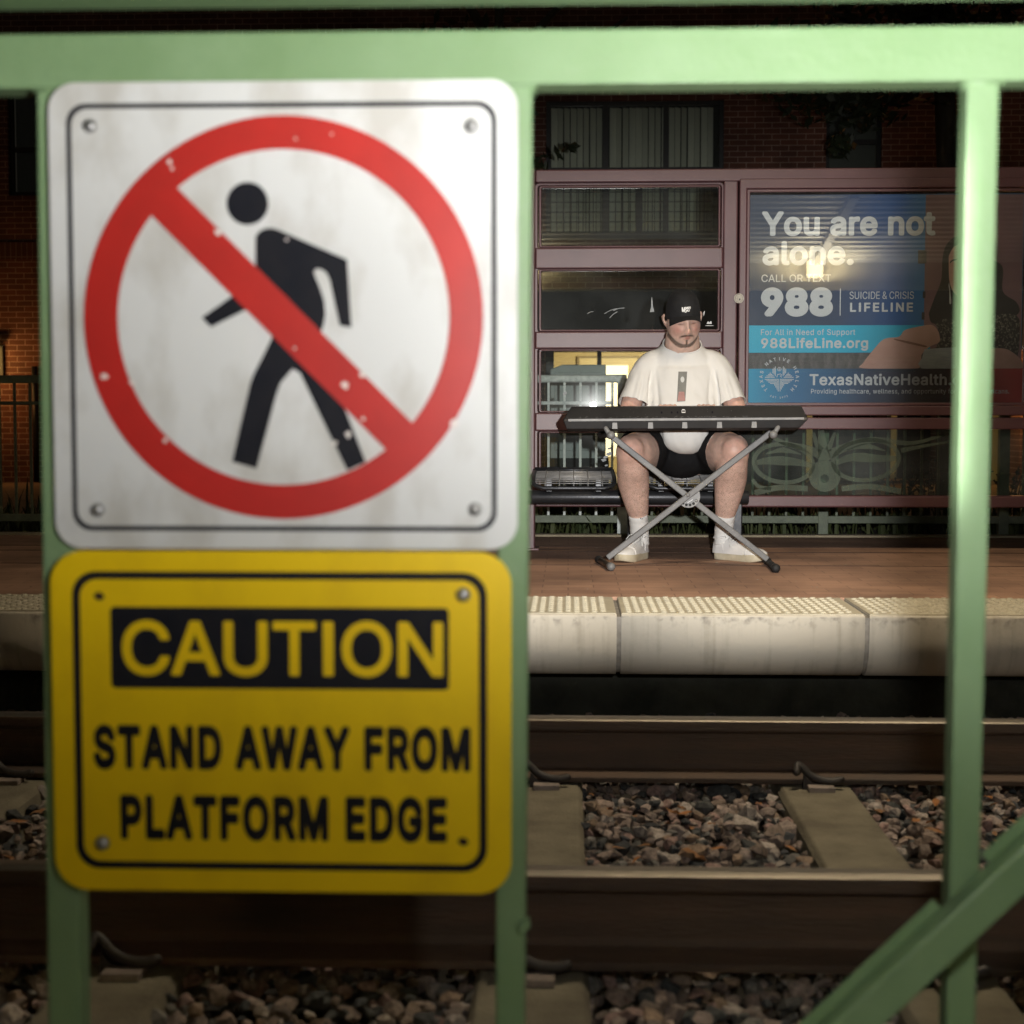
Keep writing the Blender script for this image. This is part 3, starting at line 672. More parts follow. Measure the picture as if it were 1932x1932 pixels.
# chips where the print has flaked off
M_flake = mat('flaked_white', (0.62, 0.55, 0.52), (0.7, 0.66, 0.62), 0.6, scale=80)
for x, y, r in ((196, 710, 11), (250, 722, 9), (312, 831, 7), (651, 727, 11), (684, 706, 9), (657, 820, 9), (631, 836, 8), (856, 800, 13), (411, 439, 10), (320, 305, 7), (685, 790, 6), (556, 657, 4), (541, 452, 5), (626, 253, 4), (558, 262, 4), (325, 318, 5)):
    pts = [(x + r * 0.62 * (1 + 0.35 * math.sin(3 * t + x)) * math.cos(t), y + r * 0.62 * (1 + 0.3 * math.cos(2 * t + y)) * math.sin(t)) for t in [i * 0.6283 for i in range(10)]]
    MB().flat(scr(pts[::-1], yr - 0.0006), yr - 0.0006).build('flaked_spot', M_flake, sg, fix=False)
for x, y in ((170, 238), (889, 238), (185, 962), (896, 961)):
    p = P(x, y, YS); MB().bolt(p.x, YS - 0.0002, p.z, 0.0085).build('bolt', M_bolt, sg)
# caution sign
YC = YS - 0.006
X0, X1, Z0, Z1 = wbox(99, 1040, 965, 1683, YC)
cs = thing('caution_sign', ((X0 + X1) / 2, YC, Z0), 'yellow caution sign with black lettering, below the white no-walking sign', 'sign')
MB().prism(rr(X0, X1, Z0, Z1, 0.042, 10), YC, YC + 0.004).build('panel', M_yel, cs, bevel=0.0008, seg=1)
yk = YC - 0.0006
a = wbox(140, 1079, 919, 1642, yk); w = 0.0098
MB().ring(rr(*a, 0.030, 10), rr(a[0] + w, a[1] - w, a[2] + w, a[3] - w, 0.022, 10), yk).build('border', M_blk, cs, fix=False)
MB().flat(rr(*wbox(209, 1146, 847, 1300, yk), 0.006, 6), yk).build('heading_block', M_blk, cs, fix=False)
m = MB(); text_fit(m, 'CAUTION', (230, 1171, 836, 1277), yk - 0.0007, bold=0.016, spacing=0.98); m.build('heading_text', M_yel, cs, fix=False)
m = MB(); text_fit(m, 'STAND AWAY FROM', (176, 1369, 888, 1455), yk, bold=0.046, spacing=1.12); text_fit(m, 'PLATFORM EDGE', (227, 1501, 844, 1588), yk, bold=0.046, spacing=1.12); m.build('warning_text', M_blk, cs, fix=False)
for x, y in ((874, 1122), (194, 1590)):
    p = P(x, y, YC); MB().bolt(p.x, YC - 0.0002, p.z, 0.0092).build('bolt', M_bolt, cs)
for x, y in ((187, 1125), (874, 1588)): MB().flat(scr([(x + 9 * math.cos(t) * (1.1 + .15 * math.sin(2 * t)), y + 8 * math.sin(t)) for t in [-i * 0.45 for i in range(14)]], yk), yk).build('empty_bolt_hole', M_hole, cs, fix=False)
# ================================================================== SHELTER WITH GLASS PANES AND AD CASE
YG = 7.75
M_mar = mat('maroon_paint', (0.098, 0.040, 0.044), (0.075, 0.030, 0.033), 0.40, scale=5, bump=0.07, bscale=260, spec=0.5, lo=0.3, hi=0.7)
M_glass = glass_mat('window_glass', specks=0.25, dust=0.010)
she = thing('platform_shelter', (1.0, YG, 0), 'maroon steel shelter wall with glass panes behind the seated man', 'shelter')
def gx(x): return P(x, 620, YG).x
def gz(y): return P(1300, y, YG).z
xl0, xl1, xm0, xm1 = gx(975), gx(1010), gx(1362), gx(1389)
yfr0, yfr1 = YG - 0.04, YG + 0.04
def member(name, x0, x1, z0, z1, y0=yfr0, y1=yfr1, bev=0.008):
    return MB().box(x0, x1, y0, y1, z0, z1).build(name, M_mar, she, bevel=bev, seg=3)
ztop = gz(321)
XR = gx(2180)
member('post', xl0, xl1, 0.0, ztop); member('mullion', xm0, xm1, 0.0, ztop, yfr0 + 0.002, yfr1 - 0.002)
MB().box(xl0 - 0.035, xl1 + 0.02, yfr0 - 0.03, yfr1 + 0.03, 0.0, 0.012).build('foot_plate', M_mar, she, bevel=0.003)
member('top_beam', xl1, XR, gz(345), ztop, yfr0 - 0.008, yfr1 + 0.008)
openings = [(348, 470), (505, 628), (656, 781), (811, 930)]
rails = [(470, 505), (628, 656), (781, 811)]
for y0, y1 in rails: member('cross_rail', xl1, xm0, gz(y1) - 0.006, gz(y0) + 0.006, yfr0 + 0.003, yfr1 - 0.003)
member('bottom_rail', xl1, XR, gz(956), gz(934), yfr0 + 0.001, yfr1 - 0.001)
ox0, ox1 = xl1, xm0
for i, (y0, y1) in enumerate(openings):
    z0, z1 = gz(y1), gz(y0)
    # rounded moulding round the opening, then the bead that holds the glass
    m = MB(); m.ring(rr(ox0 - 0.004, ox1 + 0.004, z0 - 0.008, z1 + 0.008, 0.022, 6), rr(ox0 + 0.012, ox1 - 0.008, z0 + 0.004, z1 - 0.004, 0.016, 6), YG - 0.016, YG - 0.004)
    fr = m.build('pane_frame', M_mar, she, bevel=0.003)
    m = MB(); m.ring(rr(ox0 + 0.018, ox1 - 0.014, z0 + 0.007, z1 - 0.007, 0.012, 5), rr(ox0 + 0.030, ox1 - 0.024, z0 + 0.016, z1 - 0.016, 0.006, 5), YG - 0.028, YG - 0.006)
    m.build('glazing_bead', M_mar, fr, bevel=0.004)
    MB().box(ox0 + 0.01, ox1 - 0.01, YG - 0.004, YG, z0 + 0.003, z1 - 0.003).build('glass_pane', M_glass, fr)
# scratches, tape residue and stickers on the panes
ysk = YG - 0.0052; M_tape = mat('tape_residue', (0.24, 0.26, 0.27), (0.34, 0.36, 0.37), 0.7, scale=50); M_stick = mat('sticker_white', (0.6, 0.62, 0.62), None, 0.6)
def gp(x, y): p = P(x, y, ysk); return (p.x, p.z)
for x0, y0, x1, y1, w in ((1140, 592, 1164, 582, 1.2), (1150, 600, 1165, 588, 1.6), (1157, 586, 1178, 581, 1.5), (1108, 592, 1120, 588, 1.0), (1183, 742, 1192, 712, 0.8), (1192, 716, 1180, 744, 0.5), (1155, 870, 1168, 850, 1.2)):
    pts = catmull([gp(x0, y0), gp((x0 + x1) / 2, (y0 + y1) / 2 - 1.5), gp(x1, y1)], 5); MB().stroke(pts, w * 0.0027 * 0.8, ysk).build('scratch', M_tape, she, fix=False)
MB().flat([gp(x, y) for x, y in ((1229, 561), (1230.5, 561), (1232, 578), (1234.5, 588), (1226, 589), (1228.5, 579))][::-1], ysk).build('tape_residue', M_tape, she, fix=False)
for x, y, s in ((1066, 742, 5), (1150, 846, 3), (1143, 862, 4), (1150, 856, 5), (1139, 868, 4), (1144, 878, 2.5), (1143, 888, 2.5), (1133, 733, 2)):
    MB().flat([gp(x + s * (1 + .4 * math.sin(k * 2.3 + x)) * math.cos(k), y - s * (1 + .3 * math.cos(k * 1.7)) * math.sin(k) * .8) for k in [i * .7 for i in range(9)]], ysk).build('tape_residue', M_tape, she, fix=False)
for q in (((1333, 611), (1336, 606), (1338, 608.5), (1340, 606.5), (1342, 606), (1343, 611)), ((1331, 614), (1346, 614), (1346, 614.8), (1331, 614.8)), ((1327, 590), (1330, 586), (1329, 592), (1327.5, 597))):
    MB().flat([gp(x, y) for x, y in q][::-1], ysk).build('sticker', M_stick, she, fix=False)

# ---- display case
case = thing('advert_case', (gx(1650), YG, gz(785)), 'maroon framed glass case holding the blue poster, right of the man', 'display case')
cx0, cx1, cz0, cz1 = gx(1391), gx(1958), gz(784), gz(341)
m = MB(); m.ring([(cx0, cz0), (cx1, cz0), (cx1, cz1), (cx0, cz1)], [(gx(1405), gz(766)), (gx(1934), gz(766)), (gx(1934), gz(360)), (gx(1405), gz(360))], YG - 0.062, YG + 0.03)
cf = m.build('case_frame', M_mar, case, bevel=0.006, seg=3)
m = MB(); m.ring([(gx(1405.3), gz(765.7)), (gx(1933.7), gz(765.7)), (gx(1933.7), gz(360.3)), (gx(1405.3), gz(360.3))], [(gx(1411), gz(760)), (gx(1927), gz(760)), (gx(1927), gz(366)), (gx(1411), gz(366))], YG - 0.050, YG - 0.03)
m.build('inner_bead', M_mar, cf, bevel=0.003)
M_cglass = glass_mat('case_glass', tint=(0.97, 0.98, 0.98), refl=2.3, specks=0.10, dust=0.012)
MB().box(gx(1408), gx(1930), YG - 0.040, YG - 0.037, gz(763), gz(363)).build('case_glass', M_cglass, cf)
lk = P(1394, 563, YG - 0.062); M_lock = mat('lock_nickel', (0.36, 0.33, 0.27), (0.26, 0.24, 0.2), 0.5, metal=0.3, scale=60)
m = MB()
for r0, r1, y0, y1 in ((0.0245, 0.019, 0, -0.006), (0.018, 0.010, 0, -0.004), (0.0095, 0.0, 0, -0.0065)):
    m.ring(circle(lk.x, lk.z, r0, n=28), circle(lk.x, lk.z, max(r1, 0.0005), n=28), lk.y + y1, lk.y)
lo = m.build('lock', M_lock, case, bevel=0.001)
MB().box(lk.x + 0.001, lk.x + 0.006, lk.y - 0.0075, lk.y - 0.006, lk.z - 0.010, lk.z - 0.001).build('keyhole', M_blk, lo)
# rail below the case, between it and the etched pane
M2 = member
MB().box(xm1, XR, yfr0 - 0.006, yfr1, gz(810), gz(787.5)).build('lower_rail', M_mar, she, bevel=0.006, seg=3)
MB().box(gx(1958), XR, yfr0, yfr1, gz(787.5), gz(345) - 0.001).build('end_panel', M_mar, she, bevel=0.006)
zb0, zb1 = gz(933.5), gz(810.5)
M_low = glass_mat('lower_glass', tint=(0.80, 0.88, 0.82), refl=1.6, specks=0.15, dust=0.03)
MB().box(xm1 - 0.004, gx(1960), YG - 0.004, YG, zb0 + 0.001, zb1 - 0.001).build('etched_pane', M_low, she)
member('stile', gx(1960), gx(1985), 0.0, gz(810) - 0.001)
# etched ornament: leaves, eyes and scrolls in frosted glass
m = MB(); ye = YG - 0.0052
M_etch = bpy.data.materials.new('frosted_etching'); M_etch.use_nodes = True; nt = M_etch.node_tree; N = nt.nodes; L = nt.links
b = N['Principled BSDF']; b.inputs['Base Color'].default_value = (0.080, 0.105, 0.075, 1); b.inputs['Roughness'].default_value = 0.7
tr = N.new('ShaderNodeBsdfTransparent'); mx = N.new('ShaderNodeMixShader'); geo = N.new('ShaderNodeNewGeometry'); nz = N.new('ShaderNodeTexNoise'); nz.inputs['Scale'].default_value = 5; nz.inputs['Detail'].default_value = 5; L.new(geo.outputs['Position'], nz.inputs[0])
mr = N.new('ShaderNodeMapRange'); mr.inputs[1].default_value = .3; mr.inputs[2].default_value = .7; mr.inputs[3].default_value = .35; mr.inputs[4].default_value = .8; L.new(nz.outputs[0], mr.inputs[0])
L.new(mr.outputs[0], mx.inputs[0]); L.new(tr.outputs[0], mx.inputs[1]); L.new(b.outputs[0], mx.inputs[2]); L.new(mx.outputs[0], N['Material Output'].inputs[0])
def ep(x, y): p = P(x, y, ye); return (p.x, p.z)
def es(pts, w, closed=False, k=8):
    q = [ep(*p) for p in pts]; q = catmull(q + ([q[0]] if closed else []), k)
    m.stroke(q, (lambda t: w(t) * 0.0036) if callable(w) else w * 0.0036, ye)
def eye(cx, cy, rx, rz, tilt, side):
    ou = [(cx + rx * math.cos(t), cy + rz * math.sin(t) - tilt * math.cos(t)) for t in [i * math.pi / 24 for i in range(48)]]
    inn = [(cx + (rx - 9) * math.cos(t), cy + (rz - 8) * math.sin(t) - tilt * math.cos(t)) for t in [i * math.pi / 24 for i in range(48)]]
    m.ring([ep(*p) for p in ou], [ep(*p) for p in inn], ye)
    es([(cx - rx + 8, cy + 2 + tilt), (cx - rx * .4, cy - 5), (cx + rx * .3, cy - 3), (cx + rx - 8, cy + 1 - tilt)], lambda t: 13 * (1 - .5 * abs(2 * t - 1)))
    es([(cx - rx * .55, cy - rz * .45), (cx, cy - rz * .62), (cx + rx * .55, cy - rz * .42)], lambda t: 8 * (1 - .8 * abs(2 * t - 1)))
eye(1478, 874, 60, 40, -3, -1); eye(1634, 868, 66, 42, 4, 1)
m.ring([ep(1556 + 30 * math.cos(t), 898 + 30 * math.sin(t)) for t in [i * math.pi / 16 for i in range(32)]], [ep(1556 + 8 * math.cos(t), 903 + 8 * math.sin(t)) for t in [i * math.pi / 16 for i in range(32)]], ye)
es([(1549, 812), (1552, 840), (1556, 869)], lambda t: 8 + 10 * t)
es([(1548, 858), (1520, 846), (1480, 836), (1445, 818)], lambda t: 13 * (1 - .75 * t)); es([(1564, 858), (1600, 842), (1650, 830), (1720, 836), (1790, 818)], lambda t: 13 * (1 - .75 * t))
es([(1535, 816), (1541, 838), (1549, 850)], lambda t: 4 + 5 * t); es([(1575, 816), (1567, 838), (1562, 850)], lambda t: 4 + 5 * t)
es([(1700, 850), (1740, 842), (1800, 832)], lambda t: 7 * (1 - .7 * t))
es([(1424, 930), (1470, 920), (1524, 922)], 8); es([(1588, 922), (1640, 918), (1700, 927)], 8); es([(1420, 905), (1432, 918), (1455, 922)], 5)
m.build('etched_ornament', M_etch, she, fix=False)

# ---- poster in the case
YP = YG - 0.030
pos = thing('health_poster', (gx(1668), YP, gz(760)), 'blue printed poster reading You are not alone with a smiling woman', 'poster')
def grad_mat(name, stops, x0, x1, axis=0, rough=0.5):
    m = bpy.data.materials.new(name); m.use_nodes = True; N, L, b = nodes_of(m)
    geo = N.new('ShaderNodeNewGeometry'); sp = N.new('ShaderNodeSeparateXYZ'); L.new(geo.outputs['Position'], sp.inputs[0])
    mr = N.new('ShaderNodeMapRange'); mr.inputs[1].default_value = x0; mr.inputs[2].default_value = x1; L.new(sp.outputs[axis], mr.inputs[0])
    r = N.new('ShaderNodeValToRGB'); e = r.color_ramp.elements
    while len(e) < len(stops): e.new(0.5)
    for q, (p, c) in zip(e, stops): q.position = p; q.color = (*c, 1)
    L.new(mr.outputs[0], r.inputs[0]); L.new(r.outputs[0], b.inputs['Base Color']); b.inputs['Roughness'].default_value = rough; return m
def zc(x, y): return (1391.0 + x * 0.28, 309.1 + y * 0.28)
def rect(m, x0, y0, x1, y1, Y): a = wbox(*zc(x0, y0), *zc(x1, y1), Y); m.box(a[0], a[1], Y, Y + 0.0004, a[2], a[3])
px0, px1 = gx(1410), gx(1928)
m = MB(); rect(m, 66, 205, 1920, 1612, YP)
m.build('backing', grad_mat('print_blue', [(0.0, (0.012, 0.030, 0.072)), (0.32, (0.011, 0.034, 0.095)), (0.55, (0.012, 0.085, 0.28)), (0.67, (0.03, 0.20, 0.46)), (1, (0.03, 0.20, 0.46))], px0, px1), pos)
Y1 = YP - 0.0012
m = MB(); rect(m, 1262, 205, 1920, 1380, Y1)
for x0, y0, x1, y1 in ((1215, 575, 1262, 680), (1232, 560, 1262, 690), (1250, 860, 1262, 905), (1243, 1000, 1262, 1050)): pass
m.build('pink_wall', mat('print_pink', (0.24, 0.13, 0.135), (0.17, 0.09, 0.10), 0.5, scale=4), pos)
for q in ((1218, 582, 1275, 672), (1250, 860, 1268, 905), (1243, 1000, 1262, 1050)):
    m = MB(); rect(m, *q, Y1 - 0.0008); m.build('wall_bracket', mat('print_dark', (0.03, 0.03, 0.03), None, 0.5), pos)
m = MB(); rect(m, 66, 1275, 1262, 1381, Y1)
m.build('city_band', mat('print_city', (0.055, 0.052, 0.052), (0.14, 0.13, 0.125), 0.5, scale=14, stretch=(2.2, 1, 0.9), lo=0.42, hi=0.68), pos)
m = MB(); rect(m, 66, 1088, 1300, 1272, Y1 - 0.0004)
m.build('cyan_band', grad_mat('print_cyan', [(0, (0.02, 0.46, 0.68)), (1, (0.015, 0.38, 0.58))], px0, gx(1740)), pos)
# woman
M_skin_p = mat('print_skin', (0.56, 0.34, 0.275), (0.47, 0.27, 0.21), 0.5, scale=9)
def shape(name, pts, Y, m_, k=5):
    q = [(lambda p: (p.x, p.z))(P(*zc(*p), Y)) for p in pts]; q = catmull(q + [q[0]], k)[:-1]
    mm = MB().prism(q, Y, Y + 0.0004); return mm.build(name, m_, pos)
Y2 = Y1 - 0.0016
shape('hair', [(1290, 1010), (1330, 900), (1375, 780), (1385, 620), (1420, 530), (1500, 480), (1610, 490), (1690, 560), (1720, 640), (1790, 700), (1790, 860), (1880, 930), (1900, 1000), (1830, 1040), (1700, 1040), (1500, 1060), (1390, 1080), (1310, 1070)], Y2, mat('print_hair', (0.012, 0.010, 0.010), (0.022, 0.018, 0.016), 0.5, scale=20))
shape('face', [(1425, 620), (1460, 560), (1540, 530), (1620, 560), (1660, 650), (1655, 780), (1610, 880), (1540, 920), (1470, 880), (1430, 790)], Y2 - 0.0012, M_skin_p)
shape('brow', [(1432, 660), (1450, 645), (1480, 640), (1478, 650), (1452, 656), (1436, 670)], Y2 - 0.002, MATS['print_hair'])
shape('earring', [(1428, 800), (1434, 850), (1442, 935), (1430, 938), (1430, 860), (1424, 820)], Y2 - 0.002, mat('print_silver', (0.5, 0.5, 0.5), None, 0.5))
shape('top', [(1330, 1075), (1400, 1040), (1480, 1060), (1560, 1110), (1660, 1050), (1800, 1010), (1890, 1030), (1905, 1120), (1890, 1290), (1840, 1330), (1600, 1330), (1340, 1290), (1365, 1180), (1345, 1100)], Y2 - 0.0006, mat('print_knit', (0.022, 0.02, 0.018), (0.30, 0.28, 0.21), 0.5, scale=95, detail=2, lo=0.5, hi=0.72))
shape('arm', [(1230, 1095), (1310, 1085), (1355, 1130), (1362, 1200), (1300, 1230), (1240, 1290), (1220, 1378), (850, 1378), (850, 1340), (920, 1250), (990, 1180), (1090, 1165), (1130, 1120)], Y2 - 0.0010, M_skin_p, 4)
shape('arm_fold', [(1060, 1178), (1150, 1195), (1270, 1225), (1260, 1235), (1140, 1208), (1060, 1186)], Y2 - 0.0018, mat('print_fold', (0.20, 0.085, 0.05), None, 0.5))
shape('forearm', [(1600, 1290), (1700, 1250), (1800, 1245), (1870, 1280), (1915, 1330), (1915, 1378), (1600, 1378)], Y2 - 0.0020, M_skin_p, 4)
shape('cushion', [(1262, 1250), (1330, 1244), (1470, 1236), (1600, 1240), (1605, 1378), (1240, 1378), (1245, 1310)], Y2 - 0.0016, mat('print_cushion', (0.46, 0.50, 0.50), (0.33, 0.37, 0.37), 0.5, scale=16, stretch=(1, 1, 4)), 2)
Y3 = Y2 - 0.0024
m = MB(); rect(m, 66, 1380, 1920, 1612, Y3)
m.build('footer_band', grad_mat('print_footer', [(0, (0.018, 0.36, 0.60)), (0.16, (0.014, 0.15, 0.33)), (0.45, (0.010, 0.028, 0.075)), (0.72, (0.02, 0.012, 0.02)), (0.80, (0.20, 0.010, 0.011)), (1, (0.46, 0.014, 0.014))], px0, px1), pos)
Y4 = Y3 - 0.0012
M_ptx = mat('print_white', (0.62, 0.65, 0.67), (0.55, 0.58, 0.60), 0.5, scale=6)
def ptext(name, rows, Y=Y4):
    m = MB()
    for s, x0, y0, x1, y1, bo, spc in rows: text_fit(m, s, (*zc(x0, y0), *zc(x1, y1)), Y, bo, spc)
    return m.build(name, M_ptx, pos, fix=False)
ptext('headline', [('You are not', 165, 318, 1337, 487, 0.030, 1.02), ('alone.', 170, 520, 785, 685, 0.030, 1.02)])
o = ptext('phone_line', [('CALL OR TEXT', 163, 745, 632, 796, 0.006, 1.0), ('988', 160, 832, 645, 1030, 0.055, 1.05), ('SUICIDE & CRISIS', 757, 860, 1190, 911, -0.004, 0.98), ('LIFELINE', 760, 935, 1185, 997, 0.028, 1.2)])
m = MB(); rect(m, 691, 840, 697, 1022, Y4); m.build('divider', M_ptx, pos)
ptext('support_text', [('For All in Need of Support', 160, 1113, 795, 1164, 0.006, 1.08), ('988LifeLine.org', 160, 1172, 882, 1260, 0.024, 1.06)])
ptext('footer_text', [('TexasNativeHealth.org', 487, 1414, 1608, 1512, 0.022, 1.05), ('Providing healthcare, wellness, and opportunity for Native Americans.', 497, 1515, 1833, 1557, 0.005, 1.06)])
# round emblem: ring of letters round a stepped thunderbird diamond
m = MB(); lc = P(*zc(283, 1437), Y4); u = 0.28 * 0.002672
text_arc(m, 'TEXAS NATIVE HEALTH', (lc.x, lc.z), 110 * u, 90, 30 * u, Y4, bold=0.02, step=14.8)
text_arc(m, 'EST 1971', (lc.x, lc.z), 142 * u, 270, 17 * u, Y4, inside=True, bold=0.02, step=6.6)
def E(x, y): return (lc.x + (x - 283) * u, lc.z - (y - 1437) * u)
def bar(x0, y0, x1, y1, w=5): m.stroke([E(x0, y0), E(x1, y1)], w * u, Y4)
for i in range(5):
    d = i * 8.5
    for s in (-1, 1):
        # lower stepped bars running out and down
        a = 283 + s * (8 + d * 0.95); bar(283 + s * (6 + i * 8), 1452 + i * 9, 283 + s * (96 - i * 12), 1452 + i * 9) if i < 4 else None
        if i < 4: bar(283 + s * (6 + i * 8), 1450 + i * 9, 283 + s * (6 + i * 8), 1532 - i * 13)
        if i < 4: bar(283 + s * (30 + i * 8), 1438 - i * 9, 283 + s * (94 - i * 10), 1438 - i * 9)
        if i < 3: bar(283 + s * (26 + i * 8), 1430 - i * 9, 283 + s * (26 + i * 8), 1366 + i * 8)
m.ring([E(283 + 14 * math.cos(t), 1384 + 14 * math.sin(t)) for t in [i * .3927 for i in range(16)]], [E(283 + 10.5 * math.cos(t), 1384 + 10.5 * math.sin(t)) for t in [i * .3927 for i in range(16)]], Y4)
bar(283, 1372, 283, 1396, 3); bar(271, 1384, 295, 1384, 3)
m.stroke([E(*p) for p in ((267, 1438), (272, 1420), (292, 1416), (300, 1424), (290, 1430), (300, 1438))], 5 * u, Y4)
m.build('emblem', M_ptx, pos, fix=False)

# ---- bench
M_steel = mat('bench_steel', (0.055, 0.057, 0.062), (0.035, 0.036, 0.04), 0.36, metal=0.6, scale=12, bump=0.03)
M_wire = mat('bench_wire', (0.34, 0.34, 0.34), (0.20, 0.20, 0.20), 0.4, metal=0.3, scale=20)
YB1 = 7.50
bz1, bz0 = P(1250, 925, YB1).z, P(1250, 951, YB1).z; br = (bz1 - bz0) / 2; bzc = (bz1 + bz0) / 2
xb0, xb1 = P(985, 940, YB1).x, P(1412, 940, YB1).x
ben = thing('platform_bench', ((xb0 + xb1) / 2, YB1, 0), 'dark steel platform bench with wire grid seats on a round beam', 'bench')
MB().loft([(xb0, YB1, bzc), (xb1, YB1, bzc)], [br] * 2, 20, dome=False).build('seat_beam', M_steel, ben, bevel=0.002)
for xx in (P(1195, 980, YB1).x, P(1388, 980, YB1).x):
    MB().box(xx - 0.03, xx + 0.03, YB1 - 0.02, YB1 + 0.02, 0.008, bzc - br + 0.004).build('leg', M_steel, ben, bevel=0.006)
    MB().box(xx - 0.05, xx + 0.05, YB1 - 0.11, YB1 + 0.11, 0.0, 0.009).build('foot', M_steel, ben, bevel=0.003)
def seat(x0p, x1p):
    x0, x1 = P(x0p, 905, 7.45).x, P(x1p, 905, 7.45).x
    prof = catmull([(7.70, 0.408), (7.69, 0.398), (7.60, 0.392), (7.50, 0.388), (7.40, 0.380), (7.33, 0.360), (7.305, 0.338)], 4)
    # outer tube, rounded at the front corners
    fr = MB(); r = 0.0105; x0i, x1i = x0 + r, x1 - r
    left = [(x0i, y, z) for y, z in prof]; right = [(x1i, y, z) for y, z in prof]
    c = 0.05
    path = left[:-4] + [(x0i, prof[-4][0], prof[-4][1]), (x0i + 0.012, prof[-2][0] - 0.004, prof[-2][1] - 0.002), (x0i + c, 7.298, 0.331)] + [(x1i - c, 7.298, 0.331), (x1i - 0.012, prof[-2][0] - 0.004, prof[-2][1] - 0.002), (x1i, prof[-4][0], prof[-4][1])] + right[:-4][::-1]
    path = [p for p in path]
    fr.tube(path + [path[0]], r, 10)
    so = fr.build('seat', M_steel, ben)
    w = MB(); L_ = prof[1:]
    d = [0.0]
    for a, b_ in zip(L_, L_[1:]): d.append(d[-1] + math.hypot(b_[0] - a[0], b_[1] - a[1]))
    def at(t):
        t *= d[-1]
        for i in range(len(d) - 1):
            if t <= d[i + 1]: q = (t - d[i]) / (d[i + 1] - d[i]); return tuple(L_[i][j] + (L_[i + 1][j] - L_[i][j]) * q for j in (0, 1))
        return tuple(L_[-1])
    for i in range(20):
        yy, zz = at(i / 20); w.tube([(x0i, yy, zz), (x1i, yy, zz)], 0.0028, 6)
    for i in range(1, 6):
        xx = x0 + (x1 - x0) * i / 6; w.tube([(xx, *at(k / 12)) for k in range(13)], 0.003, 6)
    w.build('wire_grid', M_wire, so)
    MB().box(x0 + 0.07, x0 + 0.10, 7.40, 7.60, bzc + br - 0.004, 0.379).build('bracket', M_steel, so, bevel=0.003)
    MB().box(x1 - 0.10, x1 - 0.07, 7.40, 7.60, bzc + br - 0.004, 0.379).build('bracket', M_steel, so, bevel=0.003)
seat(1003, 1162); seat(1213, 1372)
# ================================================================== RAILING, CABINET AND BUILDING BEHIND
YR = 8.82
M_rail_lit = mat('railing_paint_lit', (0.74, 0.79, 0.76), (0.50, 0.55, 0.53), 0.5, scale=30, bump=0.4, bscale=200)  # railing colour with the brightness of the flash painted in
M_rail_unlit = mat('railing_paint_unlit', (0.125, 0.15, 0.10), (0.09, 0.11, 0.075), 0.5, scale=30, bump=0.3)  # same railing, darkened in colour for stretches the flash does not reach
def yz(y, Y=YR): return P(1100, y, Y).z
bot0, bot1, mid0, mid1, top0, top1 = yz(986), yz(972), yz(763.5), yz(757), yz(722), yz(707)
pitch = P(1065, 800, YR).x - P(1035, 800, YR).x
xA = P(1035, 800, YR).x
def railing(name, x0, x1, m_, label, bal_xs, posts, curl=False):
    t = thing(name, ((x0 + x1) / 2, YR, 0), label, 'railing', 'railings behind the far platform')
    MB().box(x0, x1, YR - 0.02, YR + 0.02, bot0, bot1).build('bottom_rail', M_rail_unlit, t, bevel=0.003)  # bench shadow put into the bottom rail by the darker colour
    xe = P(1157, 760, YR).x if curl else x1
    MB().box(x0, xe, YR - 0.01, YR + 0.01, mid0, mid1).build('middle_rail', m_, t, bevel=0.003)
    m = MB()
    if curl:
        h = (top1 - top0) / 2; zc_ = (top0 + top1) / 2
        m.loft(catmull([(x0, YR, zc_), (x1 - 0.12, YR, zc_), (x1 - 0.04, YR, zc_ - 0.002), (x1, YR, zc_ - 0.03), (x1 + 0.012, YR, zc_ - 0.075)], 5), [(0.02, h)] * 21, 8, ref=(0, 1, 0), dome=False)
    else: m.box(x0, x1, YR - 0.022, YR + 0.022, top0, top1)
    m.build('top_rail', m_, t, bevel=0.002)
    for x in bal_xs: MB().box(x - 0.0068, x + 0.0068, YR - 0.0068, YR + 0.0068, bot1, top0 + 0.001).build('baluster', m_, t)
    for x in posts: MB().box(x - 0.028, x + 0.028, YR - 0.026, YR + 0.026, -0.05, top0 + 0.002).build('post', m_, t, bevel=0.003)
    return t
xc = P(1178, 714, YR).x
n0 = int((xA + 3.7) / pitch)
railing('rear_railing', -3.75, -1.30, M_rail_unlit, 'green railing with unlit tone painted in, at the left picture edge before the orange lit bricks', [xA + pitch * k for k in range(-n0, 5) if xA + pitch * k < -1.32], [-1.33])
railing('rear_railing', -1.28, xc, M_rail_lit, 'grey green railing with flash-lit tone painted in, seen through the left shelter panes', [xA + pitch * k for k in range(-n0, 5) if xA + pitch * k > -1.26], [xc - 0.01], True)
xs = []; x = P(1230, 900, YR).x
while x < 4.2: xs.append(x); x += pitch * 1.05
railing('rear_railing', P(1215, 900, YR).x, 4.3, M_rail_unlit, 'green railing with unlit tone painted in, behind the etched lower pane', xs, [P(1553, 900, YR).x, P(1893, 900, YR).x])
